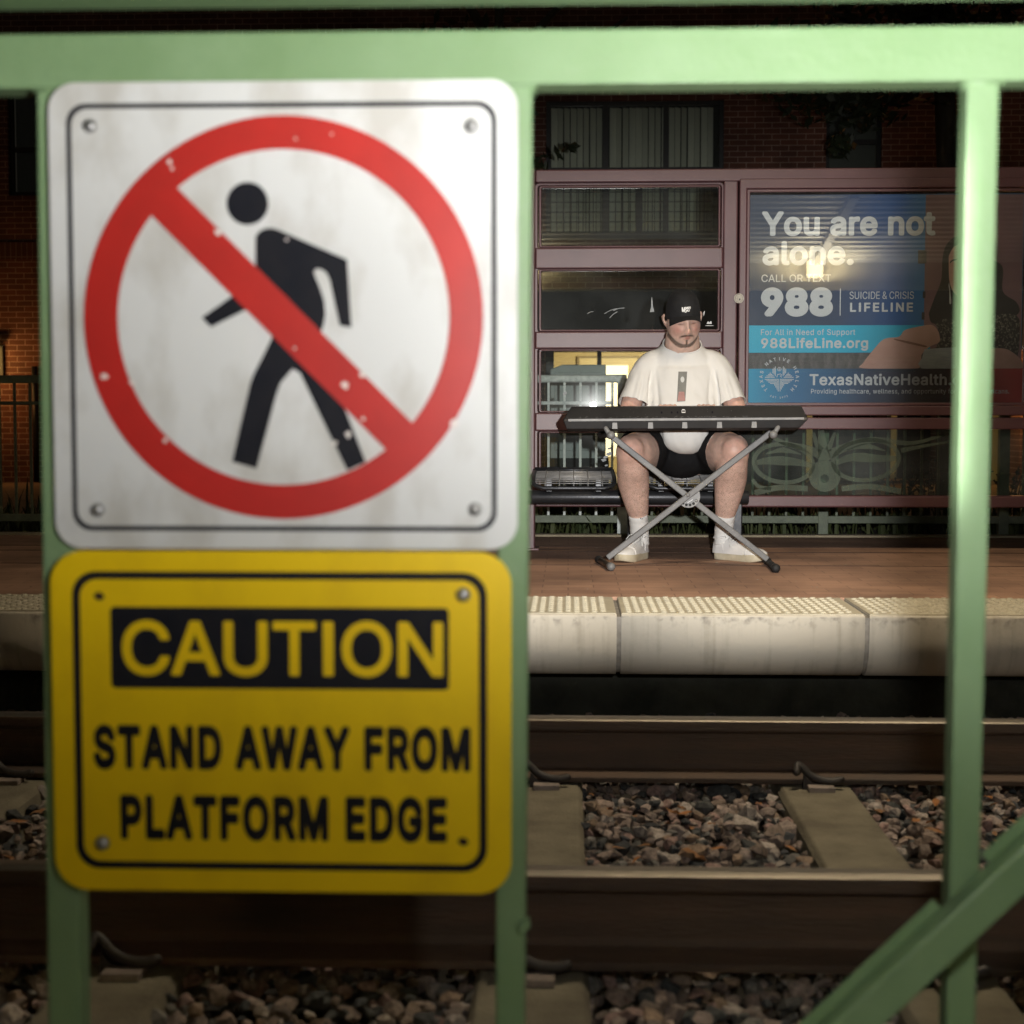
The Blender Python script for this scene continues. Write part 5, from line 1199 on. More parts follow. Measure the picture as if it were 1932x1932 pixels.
bm = bmesh.new(); bm.from_mesh(body); lv_ = [v for v in bm.verts if v.co.z < 0.66 and v.co.y > 6.95]
for _ in range(22): bmesh.ops.smooth_vert(bm, verts=lv_, factor=0.5, use_axis_x=True, use_axis_y=True, use_axis_z=True)
bm.to_mesh(body); bm.free()
# colours of the skin itself: lips, stubble, brows, hair, flushed cheeks
HI = HR.inverted()
co = np.empty(len(body.vertices) * 3); body.vertices.foreach_get('co', co); co = co.reshape(-1, 3)
M4 = np.array(HI); hl = co @ M4[:3, :3].T + M4[:3, 3]
x, y, z = hl[:, 0], hl[:, 1], hl[:, 2]
base = np.tile(np.array([0.62, 0.42, 0.34]), (len(co), 1))
def G(a, s): return np.exp(-(a / s) ** 2)
def blend(w, c):
    global base
    w = np.clip(w, 0, 1)[:, None]; base = base * (1 - w) + np.array(c) * w
isH = (np.linalg.norm(hl, axis=1) < 0.16) & (co[:, 2] > 0.99)
front = isH & (y < 0.0)
fine = np.array([mnoise.noise(Vector(p) * 160) for p in co]) * isH
blend(front * 0.55 * G(np.abs(x) - 0.045, 0.024) * G(z + 0.026, 0.028), (0.52, 0.20, 0.155))
blend(front * 0.5 * G(x, 0.012) * G(z + 0.036, 0.013), (0.56, 0.25, 0.19))
blend(front * 0.95 * (G(x, 0.016) * G(z + 0.057, 0.004) + G(x, 0.015) * G(z + 0.068, 0.005)), (0.40, 0.115, 0.09))
beard = (0.065, 0.040, 0.026)
jaw = isH & (z < -0.005)
# moustache, thin at the middle; soul patch; chin strap along the jaw
mo = front * G(z + 0.0495 + 0.42 * np.maximum(np.abs(x) - 0.008, 0), 0.0050) * np.clip((0.036 - np.abs(x)) / 0.012, 0, 1) * (0.55 + 0.45 * np.clip(np.abs(x) / 0.010, 0, 1))
blend(np.clip(1.25 * mo + 0.2 * fine * mo, 0, 0.95), beard)
blend(front * 0.35 * G(np.abs(x) - 0.033, 0.005) * G(z + 0.064, 0.008), beard)
sp_ = front * G(x, 0.0048) * ((z < -0.077) & (z > -0.108)); blend(1.1 * sp_, beard)
edge = z + 0.098 - 0.040 * np.clip(np.abs(x) / 0.066, 0, 1.2) ** 2.2
st = jaw * np.clip((-(edge)) / 0.007, 0, 1) * np.clip((edge + 0.034) / 0.008, 0, 1) * (y < 0.02) * (z > -0.125); blend(np.clip(0.84 * st + 0.3 * fine * st, 0, 0.93), beard)
side = isH * np.clip((np.abs(x) - 0.060) / 0.010, 0, 1) * (y > -0.045) * (y < 0.02) * (z < 0.03) * (z > -0.075); blend(0.30 * side + 0.2 * fine * side, beard)
blend(front * 0.7 * G(np.abs(x) - 0.031, 0.016) * G(z - 0.024, 0.0045), beard)
blend(front * 1.0 * G(np.abs(x) - 0.031, 0.013) * G(z - 0.001, 0.0026), (0.05, 0.03, 0.022))
blend(front * 0.35 * G(np.abs(x) - 0.031, 0.016) * G(z - 0.004, 0.009), (0.36, 0.18, 0.14))
hair = isH & (y > 0.022) & (z > -0.045) & (np.abs(x) < 0.0765); blend(hair * 0.95, (0.035, 0.022, 0.014))
for s in (-1, 1):      # rosier knees
    d = np.linalg.norm(co - np.array(KN[s]) - np.array([0, -.04, .02]), axis=1); blend(0.45 * np.exp(-(d / 0.06) ** 2), (0.55, 0.25, 0.19))
    d = np.linalg.norm(co - np.array(EL[s]), axis=1); blend(0.5 * np.exp(-(d / 0.09) ** 2), (0.55, 0.26, 0.20))
# sparse leg hair
shin = (co[:, 2] < 0.50) & (co[:, 2] > 0.12)
legm = shin * np.clip((0.50 - co[:, 2]) / 0.08, 0, 1) * 0.72
ha = body.attributes.new('leg_hair', 'FLOAT', 'POINT'); ha.data.foreach_set('value', legm.astype(float))
at = body.color_attributes.new('skin_colour', 'FLOAT_COLOR', 'POINT'); at.data.foreach_set('color', np.concatenate([base, np.ones((len(co), 1))], 1).ravel())
M_skin = bpy.data.materials.new('skin'); M_skin.use_nodes = True; N, L, b = nodes_of(M_skin)
vc = N.new('ShaderNodeVertexColor'); vc.layer_name = 'skin_colour'; geo = N.new('ShaderNodeNewGeometry'); nz = N.new('ShaderNodeTexNoise'); nz.inputs['Scale'].default_value = 38; nz.inputs['Detail'].default_value = 5; L.new(geo.outputs['Position'], nz.inputs[0])
mr = N.new('ShaderNodeMapRange'); mr.inputs[1].default_value = .3; mr.inputs[2].default_value = .7; mr.inputs[3].default_value = .85; mr.inputs[4].default_value = 1.13; L.new(nz.outputs[0], mr.inputs[0])
vm = N.new('ShaderNodeVectorMath'); vm.operation = 'SCALE'; L.new(vc.outputs[0], vm.inputs[0]); L.new(mr.outputs[0], vm.inputs['Scale']); la = N.new('ShaderNodeAttribute'); la.attribute_name = 'leg_hair'; hm = N.new('ShaderNodeMapping'); hm.inputs['Scale'].default_value = (420, 420, 70); L.new(geo.outputs['Position'], hm.inputs[0])
hn = N.new('ShaderNodeTexNoise'); hn.inputs['Scale'].default_value = 1.0; hn.inputs['Detail'].default_value = 2; hn.inputs['Distortion'].default_value = 0.6; L.new(hm.outputs[0], hn.inputs[0])
hr = N.new('ShaderNodeMapRange'); hr.inputs[1].default_value = .53; hr.inputs[2].default_value = .68; L.new(hn.outputs[0], hr.inputs[0]); hx = N.new('ShaderNodeMath'); hx.operation = 'MULTIPLY'; L.new(hr.outputs[0], hx.inputs[0]); L.new(la.outputs['Fac'], hx.inputs[1])
hc_ = N.new('ShaderNodeMix'); hc_.data_type = 'RGBA'; L.new(hx.outputs[0], hc_.inputs['Factor']); L.new(vm.outputs[0], hc_.inputs['A']); hc_.inputs['B'].default_value = (0.12, 0.06, 0.035, 1)
L.new(hc_.outputs['Result'], b.inputs['Base Color'])
b.inputs['Roughness'].default_value = 0.48; b.inputs['Subsurface Weight'].default_value = 0.15; b.inputs['Subsurface Radius'].default_value = (0.010, 0.004, 0.002); b.inputs['Subsurface Scale'].default_value = 1.0
n2 = N.new('ShaderNodeTexNoise'); n2.inputs['Scale'].default_value = 320; L.new(geo.outputs['Position'], n2.inputs[0]); bp = N.new('ShaderNodeBump'); bp.inputs['Strength'].default_value = 0.12; bp.inputs['Distance'].default_value = 0.004; L.new(n2.outputs[0], bp.inputs['Height']); L.new(bp.outputs[0], b.inputs['Normal'])
link('body', place(body, man), M_skin, man)

# ---- t-shirt
T = MB()
tor = [((MX, 7.38, 0.535), (0.165, 0.150)), ((MX, 7.375, 0.60), (0.185, 0.170)), ((MX, 7.385, 0.68), (0.208, 0.175)), ((MX, 7.40, 0.77), (0.207, 0.155)), ((MX, 7.415, 0.85), (0.200, 0.135)), ((MX, 7.42, 0.915), (0.180, 0.118)), ((MX, 7.405, 0.968), (0.150, 0.106)), ((MX, 7.392, 1.000), (0.106, 0.096)), ((MX, 7.380, 1.030), (0.086, 0.086)), ((MX, 7.372, 1.065), (0.082, 0.082)), ((MX, 7.368, 1.09), (0.082, 0.082))]
T.limb([p for p, r in tor], [r for p, r in tor], 28, k=4, dome=False)
T.sphere((MX + .005, 7.19, 0.595), (0.128, 0.105, 0.102), 24, 14)        # front of the hem lying in the lap
for s in (-1, 1):
    T.limb([(MX + s * .075, 7.415, 0.935), (MX + s * .142, 7.405, 0.918), (MX + s * .186, 7.375, 0.848), (MX + s * .214, 7.325, 0.760), (MX + s * .236, 7.295, 0.685)], [0.064, 0.070, 0.074, 0.079, 0.085], 20)
sh = remeshed(T, 0.006, 12, 'shirt')
bm = bmesh.new(); bm.from_mesh(sh)
# cloth folds
for v in bm.verts:
    p = v.co; rx = p.x - MX
    f = 0.007 * mnoise.noise(Vector((p.x * 10, p.y * 9, p.z * 5 + p.x * 4))) + 0.0035 * mnoise.noise(Vector((p.x * 26 + p.z * 9, p.y * 20, p.z * 10)))
    for s in (-1, 1):   # pull folds running down from the armpits
        for k, (x0, slope, wd, am) in enumerate(((0.150, 0.05, 0.008, 0.026), (0.186, 0.22, 0.010, 0.010), (0.128, -0.05, 0.011, 0.008), (0.215, 0.30, 0.012, 0.006))):
            f -= am * g(s * rx - x0 - slope * (0.86 - p.z), wd) * (1 if 0.55 < p.z < 0.90 else 0) * min(1, max(0, (0.90 - p.z) / .08)) * (1 if p.y < 7.42 else 0)
    f += 0.004 * math.sin(p.z * 75 + 10 * abs(rx) + 2) * g(p.z - 0.70, 0.07) * g(abs(rx) - 0.13, .08)
    v.co += v.normal * f
# open the sleeves at their hems
for s in (-1, 1):
    ax = Vector((s * 0.32, -0.45, -0.83)).normalized(); pc = Vector((MX + s * .233, 7.312, 0.719))
    sel = [f for f in bm.faces if s * (f.calc_center_median().x - MX) > 0.150 and f.calc_center_median().z < 0.82]
    sel = [f for f in sel if (f.calc_center_median() - pc).cross(ax).length < 0.115]
    gs = set(sel); ge = {e for f in sel for e in f.edges}; gv = {v for f in sel for v in f.verts}
    r_ = bmesh.ops.bisect_plane(bm, geom=list(gs) + list(ge) + list(gv), plane_co=pc, plane_no=ax)
    dead = [f for f in bm.faces if s * (f.calc_center_median().x - MX) > 0.150 and (f.calc_center_median() - pc).dot(ax) > 0 and (f.calc_center_median() - pc).cross(ax).length < 0.115 and f.calc_center_median().z < 0.80]
    bmesh.ops.delete(bm, geom=dead, context='FACES')
# cut the neckline open, lower at the front
npc = Vector((MX, 7.385, 1.022)); nno = Vector((0.02, -0.55, 0.835)).normalized()
gm = [f for f in bm.faces if f.calc_center_median().z > 0.93 and abs(f.calc_center_median().x - MX) < 0.13 and abs((f.calc_center_median() - npc).dot(nno)) < 0.012]
bmesh.ops.bisect_plane(bm, geom=gm + list({e for f in gm for e in f.edges}) + list({v for f in gm for v in f.verts}), plane_co=npc, plane_no=nno)
bmesh.ops.delete(bm, geom=[f for f in bm.faces if (f.calc_center_median() - npc).dot(nno) > 0 and f.calc_center_median().z > 0.93 and abs(f.calc_center_median().x - MX) < 0.13], context='FACES')
ring_ = [v.co.copy() for v in bm.verts if v.is_boundary and v.co.z > 0.92 and abs((v.co - npc).dot(nno)) < 0.004]
cen = sum(ring_, Vector()) / max(1, len(ring_)); ring_.sort(key=lambda p: math.atan2(p.y - cen.y, p.x - cen.x))
ring_ = ring_[::max(1, len(ring_) // 48)]
bm.to_mesh(sh); bm.free()
M_shirt = mat('white_cotton', (0.72, 0.71, 0.68), (0.67, 0.66, 0.63), 0.9, scale=5, bump=0.12, bscale=420, spec=0.25)
so = link('shirt', place(sh, man), M_shirt, man)
sol = so.modifiers.new('thickness', 'SOLIDIFY'); sol.thickness = 0.0025; sol.offset = -1
# collar band
cb = MB(); cr = []
cr = [tuple(p) for p in ring_]; cr = [tuple(sum((np.array(cr[(i + d) % len(cr)]) for d in (-1, 0, 1)), np.zeros(3)) / 3) for i in range(len(cr))]
cb.loft(cr + cr[:1], [0.0034] * (len(cr) + 1), 8, caps=False)
cb.build('collar', M_shirt, so)
# print on the chest: plain grey panel with a pale spot and a pinkish lower half (generic stand-in)
M_pr = mat('shirt_print_grey', (0.16, 0.16, 0.15), (0.22, 0.22, 0.20), 0.8, scale=22); M_pk = mat('shirt_print_pink', (0.42, 0.24, 0.22), (0.34, 0.18, 0.165), 0.8, scale=30)
dg = bpy.context.evaluated_depsgraph_get()
def drape(name, pts, m_, lift, nx=6, nz=14, disc=False):
    "grid patch projected on the front of the shirt along the photograph's quadrilateral or disc"
    mm = MB(); off = Vector(WL[man.name]); v = []; f = []
    def hit(px, py, l=lift):
        d = ray(px, py).normalized(); o_ = Vector((0, 0, CAM_Z))
        ok, lo, nr, _ = so.ray_cast(o_ + d * 6.5 - off, d)
        if not ok: return P(px, py, 7.2)
        return lo + off - d * l
    if disc:
        cx_, cy_, rx_, ry_ = pts; v = [hit(cx_, cy_)]; n_ = 18
        for q in (0.5, 1): v += [hit(cx_ + rx_ * q * math.cos(i * 2 * math.pi / n_), cy_ - ry_ * q * math.sin(i * 2 * math.pi / n_)) for i in range(n_)]
        f = [(0, 1 + i, 1 + (i + 1) % n_) for i in range(n_)] + [(1 + i, 1 + n_ + i, 1 + n_ + (i + 1) % n_, 1 + (i + 1) % n_) for i in range(n_)]
    else:
        a, b_, c, d = [np.array(p, float) for p in pts]
        for i in range(nz + 1):
            l = a + (d - a) * i / nz; r_ = b_ + (c - b_) * i / nz
            for j in range(nx + 1): q = l + (r_ - l) * j / nx; v.append(hit(q[0], q[1]))
        f = [(i * (nx + 1) + j, i * (nx + 1) + j + 1, (i + 1) * (nx + 1) + j + 1, (i + 1) * (nx + 1) + j) for i in range(nz) for j in range(nx)]
    mm.add(v, f, True); return mm.build(name, m_, so, fix=False)
drape('chest_print', [(1280, 701), (1296.5, 701), (1293, 757), (1277, 758)], M_pr, 0.0022)
drape('print_patch', (1287.6, 716, 3.7, 5.6), mat('shirt_print_pale', (0.55, 0.56, 0.55), None, 0.8), 0.0034, disc=True)
drape('print_patch', [(1281, 739), (1291, 739), (1293, 756), (1278, 757)], M_pk, 0.0034)

# ---- shorts
H = MB()
H.loft(catmull([(MX, 7.56, 0.50), (MX, 7.50, 0.53), (MX, 7.42, 0.60)], 4), [(0.19, 0.12)] * 9, 20)
H.sphere((MX, 7.36, 0.475), (0.140, 0.18, 0.098), 24, 14)
for s in (-1, 1):
    hem = HIP[s].lerp(KN[s], 0.60); ax = (KN[s] - HIP[s]).normalized()
    H.loft([HIP[s] + Vector((0, 0, .005)), HIP[s].lerp(KN[s], .3) + Vector((-s * .004, 0, .012)), HIP[s].lerp(KN[s], .50) + Vector((-s * .010, 0, .012)), HIP[s].lerp(KN[s], .98) + Vector((-s * .018, 0, 0.0))], [0.120, 0.118, 0.117, (0.113, 0.112)], 20, dome=False)
shm = remeshed(H, 0.007, 5, 'shorts')
bm = bmesh.new(); bm.from_mesh(shm)
for v in bm.verts: v.co += v.normal * (0.004 * mnoise.noise(v.co * 16) + 0.002 * mnoise.noise(v.co * 40))
# slanted leg openings: longer on the inside of the thigh
for s in (-1, 1):
    d_ = (KN[s] - HIP[s]).normalized(); no = (d_ + Vector((s * 0.60, 0, -0.30))).normalized(); pc = HIP[s].lerp(KN[s], 0.80)
    gm = [f for f in bm.faces if s * (f.calc_center_median().x - MX) > 0.0]
    geom = list(gm) + list({e for f in gm for e in f.edges}) + list({v for f in gm for v in f.verts})
    bmesh.ops.bisect_plane(bm, geom=geom, plane_co=pc, plane_no=no)
    bmesh.ops.delete(bm, geom=[f for f in bm.faces if s * (f.calc_center_median().x - MX) > 0.0 and (f.calc_center_median() - pc).dot(no) > 1e-5], context='FACES')
bm.to_mesh(shm); bm.free()
M_short = mat('black_jersey', (0.009, 0.009, 0.010), (0.013, 0.013, 0.014), 0.9, scale=8, bump=0.15, bscale=300, spec=0.12)
ho = link('shorts', place(shm, man), M_short, man)
sol = ho.modifiers.new('thickness', 'SOLIDIFY'); sol.thickness = 0.003; sol.offset = -1

# ---- cap
M_cap = mat('black_twill', (0.012, 0.012, 0.013), (0.018, 0.018, 0.019), 0.82, scale=20, bump=0.2, bscale=500, spec=0.3)
c = MB(); v = []; f = []; na, ne = 60, 16
for i in range(ne + 1):
    e = math.radians(-3 + 93 * i / ne)
    for j in range(na):
        a = 2 * math.pi * j / na
        seam = 0.0012 * g(((a / (math.pi / 3)) % 1) - 0.5, 0.04) * math.cos(e)
        fr = max(0.0, -math.cos(a + math.pi)); front_ = max(0, math.cos(a))      # a=0 forward
        rr_ = 1.0 - seam * 8
        X_ = 0.0800 * math.sin(a) * math.cos(e) ** 0.62 * rr_; Y_ = -0.102 * math.cos(a) * math.cos(e) ** 0.62 * rr_ + 0.004
        Z_ = 0.018 + 0.014 * front_ + 0.122 * (math.sin(e) if e > 0 else math.sin(e)) * (1 - 0.10 * front_) + 0.004 * front_ * math.sin(2 * e)
        v.append(tuple(HR @ Vector((X_, Y_, Z_))))
for i in range(ne):
    for j in range(na): f.append((i * na + j, i * na + (j + 1) % na, (i + 1) * na + (j + 1) % na, (i + 1) * na + j))
c.add(v, f, True); capo = c.build('cap', M_cap, man, fix=True)
sl = capo.modifiers.new('thickness', 'SOLIDIFY'); sl.thickness = 0.002; sl.offset = 0
c = MB(); btn = HR @ Vector((0, 0.004, 0.1415)); c.sphere(btn, (0.008, 0.008, 0.004), 12, 8); c.build('cap_button', M_cap, capo)
# curved brim
c = MB(); v = []; f = []; nu, nv = 25, 9
for i in range(nu):
    u = -1 + 2 * i / (nu - 1); a = u * math.radians(66)
    for j in range(nv):
        t = j / (nv - 1); ext = 0.054 * (1 - abs(u) ** 3.0 * 0.80)
        X_ = 0.0792 * math.sin(a) * (1 + 0.02 * t) ; Y_ = -0.100 * math.cos(a) + 0.004 - ext * t
        Z_ = 0.026 + 0.014 * math.cos(a) - 0.08 * ext * t - 0.044 * (u * u) * (0.12 + 0.88 * t)
        v.append(tuple(HR @ Vector((X_, Y_, Z_))))
f = [(i * nv + j, (i + 1) * nv + j, (i + 1) * nv + j + 1, i * nv + j + 1) for i in range(nu - 1) for j in range(nv - 1)]
c.add(v, f, True); bo = c.build('cap_brim', M_cap, capo); sl = bo.modifiers.new('thickness', 'SOLIDIFY'); sl.thickness = 0.003; sl.offset = 0
# embroidered lettering, wrapped onto the front panels
def cap_text(mb, s, x0, x1, z0, z1, bold, y_out=0.0016):
    v, f = text_geo(s, bold); lo, hi = v.min(0), v.max(0); out = []
    for p in v:
        X_ = x0 + (p[0] - lo[0]) / (hi[0] - lo[0]) * (x1 - x0); Z_ = z0 + (p[1] - lo[1]) / (hi[1] - lo[1]) * (z1 - z0)
        # solve the crown for this height and width
        best = None
        for k in range(80):
            e = math.radians(k * 1.1); a = math.asin(max(-1, min(1, X_ / (0.0800 * math.cos(e) ** 0.62 + 1e-6)))); fr_ = math.cos(a)
            zz = 0.018 + 0.014 * fr_ + 0.122 * math.sin(e) * (1 - 0.10 * fr_) + 0.004 * fr_ * math.sin(2 * e)
            if best is None or abs(zz - Z_) < best[0]: best = (abs(zz - Z_), -0.102 * fr_ * math.cos(e) ** 0.62 + 0.004)
        out.append(tuple(HR @ Vector((X_, best[1] - y_out, Z_))))
    mb.add(out, f)
c = MB(); xo = -0.006
cap_text(c, 'M', xo - 0.0185, xo - 0.004, 0.061, 0.083, 0.05); cap_text(c, 'EMBERS', xo - 0.0035, xo + 0.0235, 0.0735, 0.084, 0.05)
cap_text(c, 'O', xo - 0.0085, xo + 0.003, 0.058, 0.0735, 0.05, 0.0019); cap_text(c, 'NLY', xo + 0.0035, xo + 0.0185, 0.0615, 0.0722, 0.05)
c.build('cap_lettering', mat('white_thread', (0.80, 0.80, 0.78), None, 0.8), capo, fix=False)

# ---- socks and trainers
M_sock = mat('white_sock', (0.74, 0.735, 0.71), (0.68, 0.67, 0.64), 0.9, scale=9, bump=0.35, bscale=260, stretch=(1, 1, .2))
M_shoe = mat('white_leather', (0.76, 0.755, 0.74), (0.68, 0.67, 0.65), 0.5, scale=16, bump=0.15, bscale=60)
M_sole = mat('worn_sole', (0.58, 0.53, 0.40), (0.46, 0.41, 0.29), 0.7, scale=22)
M_lace = mat('white_lace', (0.74, 0.73, 0.70), (0.6, 0.6, 0.57), 0.9, scale=80)
FT = {-1: (Vector((-0.42, -0.91, 0)).normalized(), P(1213, 1040, 7.27)), 1: (Vector((0.72, -0.69, 0)).normalized(), P(1353, 1040, 7.27))}
for s in (-1, 1):
    d_, heel = FT[s]; d_ = d_.copy(); hc = Vector((AN[s].x, AN[s].y, 0)) - d_ * 0.045; sd = Vector((-d_.y, d_.x, 0))
    def W3(a, b_, z_): return hc + d_ * a + sd * b_ + Vector((0, 0, z_))
    top = AN[s] + Vector((0, 0.008, 0)); tz = P(1200, 970, 7.25).z
    lean = (KN[s] - AN[s]); lean = lean / lean.z
    k = MB(); up_ = [W3(0.045, 0, 0.065), top + Vector((0, 0, -0.02)), top + lean * (tz - top.z) * .55, top + lean * (tz - top.z)]
    k.loft(catmull(up_, 5), [0.0445 + 0.0012 * math.sin(i * 2.1) for i in range(16)], 20, dome=False)
    sk = k.build('sock', M_sock, man, bevel=0.0)
    # small tick mark woven into the front of the cuff
    px_, py_ = ((1213, 977), (1352, 966))[(s + 1) // 2]
    tick = [(-4.5, -0.5), (-3.2, 1.6), (-0.5, 1.2), (4.0, -2.4), (-0.3, 2.6), (-3.6, 3.2), (-5.2, 1.5)] if s < 0 else [(-4.5, -2.6), (0, 0.2), (3.5, 1.4), (4.8, -0.6), (5.0, 1.9), (3.6, 3.0), (0, 1.9)]
    yk_ = top.y - 0.040
    q = []
    for tx, ty in tick:
        d3 = ray(px_ + tx, py_ + ty).normalized(); ok, lo, nr, _ = sk.ray_cast(Vector((0, 0, CAM_Z)) + d3 * 6.6 - Vector(WL[man.name]), d3)
        q.append(tuple((lo + Vector(WL[man.name]) - d3 * 0.0015) if ok else P(px_ + tx, py_ + ty, yk_)))
    MB().add(q, [tuple(range(len(q)))]).build('sock_mark', M_short, sk, fix=False)
    # sole outline
    L_ = 0.295
    out = [(-0.002, 0.0), (0.006, 0.026), (0.03, 0.036), (0.09, 0.038), (0.15, 0.044), (0.21, 0.051), (0.25, 0.046), (0.28, 0.028), (L_, 0.0)]
    ol = catmull(out, 4); ol = ol + [(a, -b_ * 0.93) for a, b_ in ol[::-1][1:-1]]
    so_ = MB(); n = len(ol); v = []
    for (zz, gr) in ((0.0, 0.96), (0.004, 1.0), (0.030, 1.0), (0.034, 0.985)):
        v += [W3(0.145 + (a - 0.145) * gr, b_ * gr, zz + (0.010 * max(0, (a - 0.22) / 0.07) ** 2 if zz < 0.02 else 0.006 * max(0, (a - 0.22) / .07) ** 2)) for a, b_ in ol]
    f = [(i * n + j, i * n + (j + 1) % n, (i + 1) * n + (j + 1) % n, (i + 1) * n + j) for i in range(3) for j in range(n)] + [tuple(range(n)), tuple(range(3 * n, 4 * n))]
    # upper as lofted arches
    so_.add(v, f, True); u = MB(); v = []; prof = [(-0.001, 0.028, 0.070), (0.004, 0.032, 0.098), (0.03, 0.036, 0.108), (0.065, 0.0375, 0.105), (0.10, 0.039, 0.098), (0.14, 0.042, 0.086), (0.18, 0.045, 0.074), (0.22, 0.047, 0.066), (0.255, 0.041, 0.060), (0.280, 0.026, 0.050), (0.288, 0.010, 0.040)]
    na_ = 16
    for a, w_, h_ in prof:
        for j in range(na_ + 1):
            t = math.pi * j / na_; cx_ = math.cos(t); sn = math.sin(t)
            v.append(W3(a, math.copysign(abs(cx_) ** 0.75, cx_) * w_, 0.031 + (h_ - 0.031) * sn ** 0.72))
    f = [(i * (na_ + 1) + j, i * (na_ + 1) + j + 1, (i + 1) * (na_ + 1) + j + 1, (i + 1) * (na_ + 1) + j) for i in range(len(prof) - 1) for j in range(na_)] + [tuple(range(na_ + 1)), tuple(range((len(prof) - 1) * (na_ + 1), len(prof) * (na_ + 1)))]
    u.add(v, f, True)
    up_o = u.build('shoe', M_shoe, man); so_.build('sole', M_sole, up_o)
    # stitched overlays: toe cap, eyelet stays, heel counter
    ov = MB()
    def arch(a, j, w_, h_, lift=1.0):
        t = math.pi * j; return W3(a, math.copysign(abs(math.cos(t)) ** 0.75, math.cos(t)) * w_ * lift, 0.031 + (h_ - 0.031) * max(0, math.sin(t)) ** 0.72 * (1 + .015))
    def pr(a):
        for (a0_, w0_, h0_), (a1_, w1_, h1_) in zip(prof, prof[1:]):
            if a0_ <= a <= a1_: q = (a - a0_) / (a1_ - a0_); return w0_ + (w1_ - w0_) * q, h0_ + (h1_ - h0_) * q
        return prof[-1][1:]
    for a in (0.205,): ov.tube([arch(a, j / 14, *pr(a), 1.02) for j in range(15)], 0.0022, 6)
    for jj in (0.34, 0.66): ov.tube([arch(a, jj, *pr(a), 1.02) for a in (0.09, 0.11, 0.13, 0.15, 0.17, 0.19, 0.205)], 0.0022, 6)
    ov.tube([arch(a, jj, *pr(a), 1.03) for a, jj in ((0.07, 0.02), (0.065, 0.12), (0.055, 0.24), (0.05, 0.32))], 0.0022, 6); ov.tube([arch(a, jj, *pr(a), 1.03) for a, jj in ((0.07, 0.98), (0.065, 0.88), (0.055, 0.76), (0.05, 0.68))], 0.0022, 6)
    ov.tube(catmull([W3(0.075, 0.028, 0.108), W3(0.04, 0.037, 0.103), W3(0.006, 0.024, 0.102), W3(-0.001, 0, 0.100), W3(0.006, -0.024, 0.102), W3(0.04, -0.037, 0.103), W3(0.075, -0.028, 0.108)], 5), 0.006, 8)
    ov.build('overlay', M_shoe, up_o)
    lc_ = MB()
    for i, a in enumerate((0.092, 0.108, 0.124, 0.140, 0.156, 0.172, 0.188)):
        w_, h_ = pr(a); lc_.tube([W3(a, -0.020, h_ - 0.004), W3(a + .004, 0, h_ + 0.006), W3(a, 0.020, h_ - 0.004)], 0.003, 6)
    w_, h_ = pr(0.09); kz = h_ + 0.008
    for q in (1, -1): lc_.tube(catmull([W3(0.092, 0, kz), W3(0.10, q * 0.022, kz + 0.010), W3(0.112, q * 0.040, kz - 0.012), W3(0.118, q * 0.044, kz - 0.040), W3(0.108, q * 0.038, kz - 0.036), W3(0.098, q * 0.026, kz - 0.006), W3(0.092, 0, kz)], 5), 0.0022, 6)
    lc_.build('lace', M_lace, up_o)

# ================================================================== KEYBOARD AND ITS X STAND
M_kb = mat('keyboard_plastic', (0.011, 0.011, 0.012), (0.017, 0.017, 0.018), 0.45, scale=10, bump=0.03, bscale=500)
M_kb2 = mat('keyboard_matt', (0.010, 0.010, 0.011), None, 0.6)
M_silver = mat('silver_trim', (0.26, 0.26, 0.26), (0.20, 0.20, 0.20), 0.55, metal=0.0, scale=30)
YK0 = 6.74
cL, cR = P(1062, 790, YK0), P(1525, 787, YK0)
kz1 = P(1290, 765.5, YK0 + 0.03).z; kz0 = P(1290, 813, YK0).z
kb = thing('electronic_keyboard', ((cL.x + cR.x) / 2, YK0 + 0.15, kz0), 'black electronic keyboard seen from behind, held on an X stand', 'keyboard')
roll = (cR.z - cL.z) / (cR.x - cL.x); KC = Vector(((cL.x + cR.x) / 2, YK0 + .15, (kz0 + kz1) / 2))
def kt(p): # tilt of the whole instrument
    return (p[0], p[1], p[2] + roll * (p[0] - KC.x) * 0.8)
xL, xR = cL.x, cR.x; H_ = kz1 - kz0
sec = [(YK0 + 0.040, kz0), (YK0 + 0.010, kz0 + 0.012), (YK0 + 0.000, kz0 + H_ * .42), (YK0 + 0.004, kz0 + H_ * .50), (YK0 + 0.050, kz1 - 0.004), (YK0 + 0.085, kz1), (YK0 + 0.150, kz1 - 0.006), (YK0 + 0.165, kz1 - 0.055), (YK0 + 0.305, kz1 - 0.058), (YK0 + 0.315, kz1 - 0.070), (YK0 + 0.310, kz0 + 0.008), (YK0 + 0.29, kz0)]
m = MB(); n = len(sec); v = []
xe = [(xL + 0.010, .55), (xL + 0.002, .86), (xL + 0.006, 0.97), (xL + 0.035, 1.0), (xR - 0.035, 1.0), (xR - 0.006, 0.97), (xR - 0.002, .86), (xR - 0.010, .55)]
yc_ = YK0 + 0.16; zc_ = kz0 + H_ * .45
for x_, k_ in xe:
    sg_ = 1 if x_ < KC.x else -1; en = 1.0 if k_ < 0.95 else (0.8 if k_ < 1 else 0.45)
    def ins(z): # the ends slant in towards the top and the underside
        t = (z - kz0) / H_
        return en * ((0.040 if sg_ > 0 else 0.022) * max(0, (t - .5) / .5) ** 1.2 + (0.022 if sg_ > 0 else 0.055) * max(0, (.38 - t) / .38) ** 1.3)
    v += [kt((x_ + sg_ * ins(q[1]), yc_ + (q[0] - yc_) * (1 - (1 - k_) * .2), zc_ + (q[1] - zc_) * (1 - (1 - k_) * .25))) for q in sec]
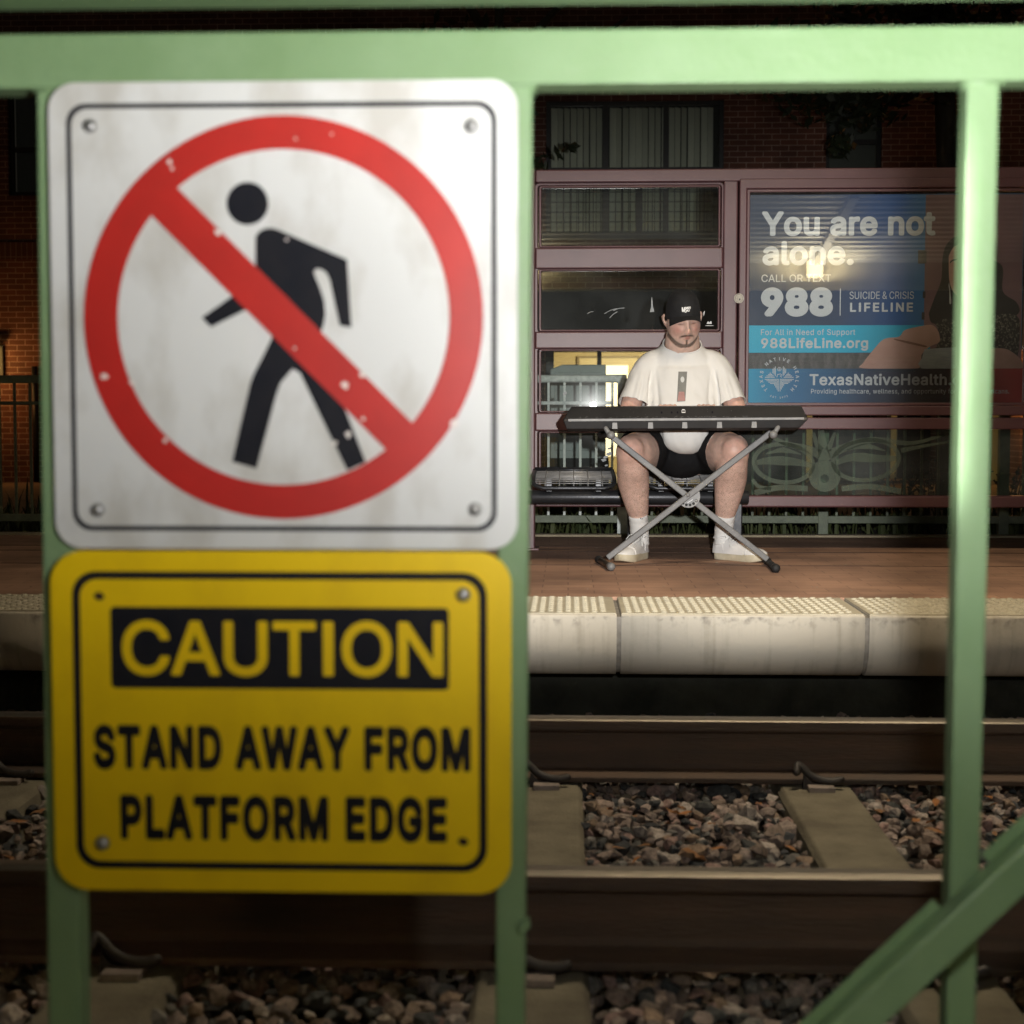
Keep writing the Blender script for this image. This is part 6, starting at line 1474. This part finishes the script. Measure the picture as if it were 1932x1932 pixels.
f = [(i * n + j, i * n + (j + 1) % n, (i + 1) * n + (j + 1) % n, (i + 1) * n + j) for i in range(len(xe) - 1) for j in range(n)] + [tuple(range(n)), tuple(range(7 * n, 8 * n))]
m.add(v, f); m.build('body', M_kb, kb, bevel=0.002)
def kpt(x_, y_, Y): p = P(x_, y_, Y); return p
m = MB(); a = [P(1072, 790.5, YK0 - 0.002), P(1517, 787.5, YK0 - 0.002), P(1517, 791.5, YK0 - 0.002), P(1072, 795, YK0 - 0.002)]
m.add([tuple(p) for p in a] + [(p.x, p.y + .010, p.z) for p in a], [(0, 3, 2, 1), (0, 1, 5, 4), (3, 7, 6, 2), (0, 4, 7, 3), (1, 2, 6, 5)]); m.build('trim_strip', M_silver, kb)
for x_ in (1160, 1227.5, 1292, 1357.5, 1423):
    yo = 797.5 - (x_ - 1160) * 0.0075
    q = [P(x_ - 4.3, yo, YK0 - 0.001), P(x_ + 4.3, yo, YK0 - 0.001), P(x_ + 5, yo + 11.5, YK0 + 0.001), P(x_ - 5, yo + 11.5, YK0 + 0.001)]
    MB().add([tuple(p) for p in q] + [(p.x, p.y + .012, p.z) for p in q], [(0, 3, 2, 1), (0, 1, 5, 4), (3, 7, 6, 2), (0, 4, 7, 3), (1, 2, 6, 5)]).build('silver_marker', M_silver, kb)
# sockets and the little printed pedal sign on the sloping back
def slope_pt(x_, t): # t 0 bottom .. 1 top of the sloping face
    p = Vector((x_, YK0 + 0.004 + 0.046 * t, kz0 + H_ * (.50 + (.50 - 0.004 / H_) * t))); p.z += roll * (x_ - KC.x) * .8; return p + Vector((0, -0.0016, 0.0016))
for px_ in (1249, 1268, 1279, 1345):
    cx_ = P(px_, 780, YK0).x; MB().add([tuple(slope_pt(cx_ + .004 * math.cos(t), .48 + .09 * math.sin(t))) for t in [i * .5236 for i in range(12)]], [tuple(range(12))]).build('socket', M_blk, kb, fix=False)
cx_ = P(1290.5, 775, YK0).x; m = MB(); rc = lambda x0, t0, x1, t1: m.add([tuple(slope_pt(cx_ + x0, t0)), tuple(slope_pt(cx_ + x1, t0)), tuple(slope_pt(cx_ + x1, t1)), tuple(slope_pt(cx_ + x0, t1))], [(0, 1, 2, 3)])
rc(-.008, .44, .008, .52); rc(-.008, .52, -.0065, .68); rc(.0065, .52, .008, .68); rc(-.006, .66, .006, .74)
m.build('printed_mark', mat('print_mark_white', (0.7, 0.7, 0.7), None, 0.6), kb, fix=False)
m = MB()
for _ in range(70):
    x_ = rnd.uniform(xL + .06, xR - .25); t = rnd.uniform(.02, .12) if rnd.random() < .8 else rnd.uniform(.02, .9); w_ = rnd.uniform(.001, .007) if t < .13 else rnd.uniform(.0008, .002)
    m.add([tuple(slope_pt(x_ - w_, t)), tuple(slope_pt(x_ + w_, t)), tuple(slope_pt(x_ + w_ * .6, t + rnd.uniform(.02, .05))), tuple(slope_pt(x_ - w_ * .7, t + rnd.uniform(.01, .04)))], [(0, 1, 2, 3)])
m.build('scuffs', mat('scuff_grey', (0.10, 0.10, 0.10), (0.16, 0.16, 0.16), 0.7, scale=60), kb, fix=False)
# keys facing the player
kw = 0.0225; nk_ = int((xR - xL - 0.14) / kw); x0 = KC.x - nk_ * kw / 2; m = MB(); m2 = MB()
for i in range(nk_):
    zt_ = kz1 - 0.043 + roll * (x0 + i * kw - KC.x) * .8; m.box(x0 + i * kw + .0008, x0 + (i + 1) * kw - .0008, YK0 + 0.168, YK0 + 0.312, zt_ - 0.018, zt_)
    if i % 7 in (0, 1, 3, 4, 5): m2.box(x0 + (i + 1) * kw - .006, x0 + (i + 1) * kw + .006, YK0 + 0.169, YK0 + 0.255, zt_ - .001, zt_ + 0.010)
m.build('white_keys', mat('key_white', (0.75, 0.74, 0.70), None, 0.35), kb); m2.build('black_keys', M_kb2, kb)

M_tube = mat('stand_grey_steel', (0.155, 0.155, 0.155), (0.115, 0.115, 0.115), 0.5, metal=0.0, scale=14, bump=0.1)
M_capg = mat('stand_grey_cap', (0.20, 0.20, 0.20), (0.15, 0.15, 0.15), 0.5, scale=30)
M_rub = mat('stand_rubber', (0.012, 0.012, 0.012), None, 0.7)
Y1s, Y2s = 6.82, 6.865
st = thing('keyboard_stand', (P(1300, 1060, 6.84).x, 6.84, 0.0), 'grey steel X shaped keyboard stand with adjusting plate', 'keyboard stand')
def flatbar(p0, p1, w, Y, d, name):
    a, b_ = P(*p0, Y), P(*p1, Y); e = (b_ - a).normalized(); nn_ = Vector((-e.z, 0, e.x)) * (w / 2)
    return MB().prism([(q.x, q.z) for q in (a + nn_, a - nn_, b_ - nn_, b_ + nn_)], Y, Y + d).build(name, M_tube, st, bevel=0.004)
flatbar((1146, 1053), (1456, 815), 0.0265, Y1s, 0.024, 'crossbar'); flatbar((1146, 817), (1449, 1056), 0.0265, Y2s, 0.024, 'crossbar')
hb = P(1300, 938, Y1s + .018)
m = MB(); ctr = P(1299, 936, Y2s - .008); R_ = 0.052
pl = [(ctr.x + R_ * math.cos(t), ctr.z + R_ * math.sin(t)) for t in [math.radians(-150 + i * 12) for i in range(17)]] + [(ctr.x - .012, ctr.z + .012)]
m.prism(pl, Y2s - 0.012, Y2s - 0.004); po = m.build('adjusting_plate', mat('plate_zinc', (0.28, 0.28, 0.275), (0.22, 0.22, 0.215), 0.5, metal=0.0, scale=30), st, bevel=0.001)
for dg_ in (-128, -104, -80, -56): MB().flat([(ctr.x + .040 * math.cos(math.radians(dg_)) + .0065 * math.cos(t), ctr.z + .040 * math.sin(math.radians(dg_)) + .0065 * math.sin(t)) for t in [-i * .5236 for i in range(12)]], Y2s - 0.0128).build('pin_hole', M_rub, po, fix=False)
MB().bolt(ctr.x + .040 * math.cos(math.radians(-30)), Y2s - 0.012, ctr.z + .040 * math.sin(math.radians(-30)), 0.007).build('lock_pin', M_bolt, po)
q0, q1 = P(1292, 943.5, Y2s - .013), P(1302, 937.5, Y2s - .013); m = MB(); m.stroke([(q0.x + .012, q0.z - .012), (q1.x + .012, q1.z - .012)], 0.0035, Y2s - 0.0128); m.build('plate_mark', mat('print_mark_white', (0.7, 0.7, 0.7), None, 0.6), po, fix=False)
pv = P(1298, 934, Y1s); MB().bolt(pv.x, Y1s + .0005, pv.z, 0.0095).build('pivot_bolt', M_capg, st)
def crossfoot(c_, Ya, Yb, r, yaw, mcap_front, mt):
    "tube lying front to back with a cap on each end"
    a = Vector((c_.x + yaw * (Ya - c_.y), Ya, c_.z)); b_ = Vector((c_.x + yaw * (Yb - c_.y), Yb, c_.z))
    o = MB().loft([a, b_], [r, r], 14, dome=False).build('foot_tube' if c_.z < .3 else 'support_arm', mt, st)
    e = (b_ - a).normalized()
    MB().loft([a - e * 0.006, a + e * 0.030], [r * 1.35, r * 1.28], 14).build('end_cap', mcap_front, o); MB().loft([b_ - e * 0.035, b_ + e * 0.004], [r * 1.28, r * 1.35], 14).build('end_cap', M_rub, o)
fl = P(1143, 1057, 6.80); fl.z = 0.019; fr = P(1452, 1052, 6.86); fr.z = 0.019
M_brz = mat('stand_foot_tube', (0.16, 0.12, 0.09), (0.10, 0.08, 0.065), 0.3, metal=0.8, scale=20)
crossfoot(fl, 6.66, 7.00, 0.0135, -0.14, M_capg, M_brz); crossfoot(fr, 6.62, 6.98, 0.0145, 0.02, M_rub, M_rub)
tl = P(1143, 813, 6.88); tr_ = P(1459, 812, 6.84); tz_ = kz0 - 0.017
for c_ in (tl, tr_): c_.z = tz_ + roll * (c_.x - KC.x) * .8
crossfoot(tl, 6.70, 7.04, 0.0135, -0.10, M_capg, M_rub); crossfoot(tr_, 6.68, 7.02, 0.0135, 0.13, M_capg, M_rub)
# upright pin of each front arm, gripping the back of the keyboard
for c_, sx in ((tl, -1), (tr_, 1)):
    x_ = c_.x + (-0.10 if sx < 0 else 0.13) * (6.70 - c_.y)
    o = MB().loft([(x_, 6.712, c_.z - .004), (x_ + sx * 0.022, 6.716, c_.z + 0.030)], [0.012, 0.010], 12).build('retaining_pin', M_capg, st)
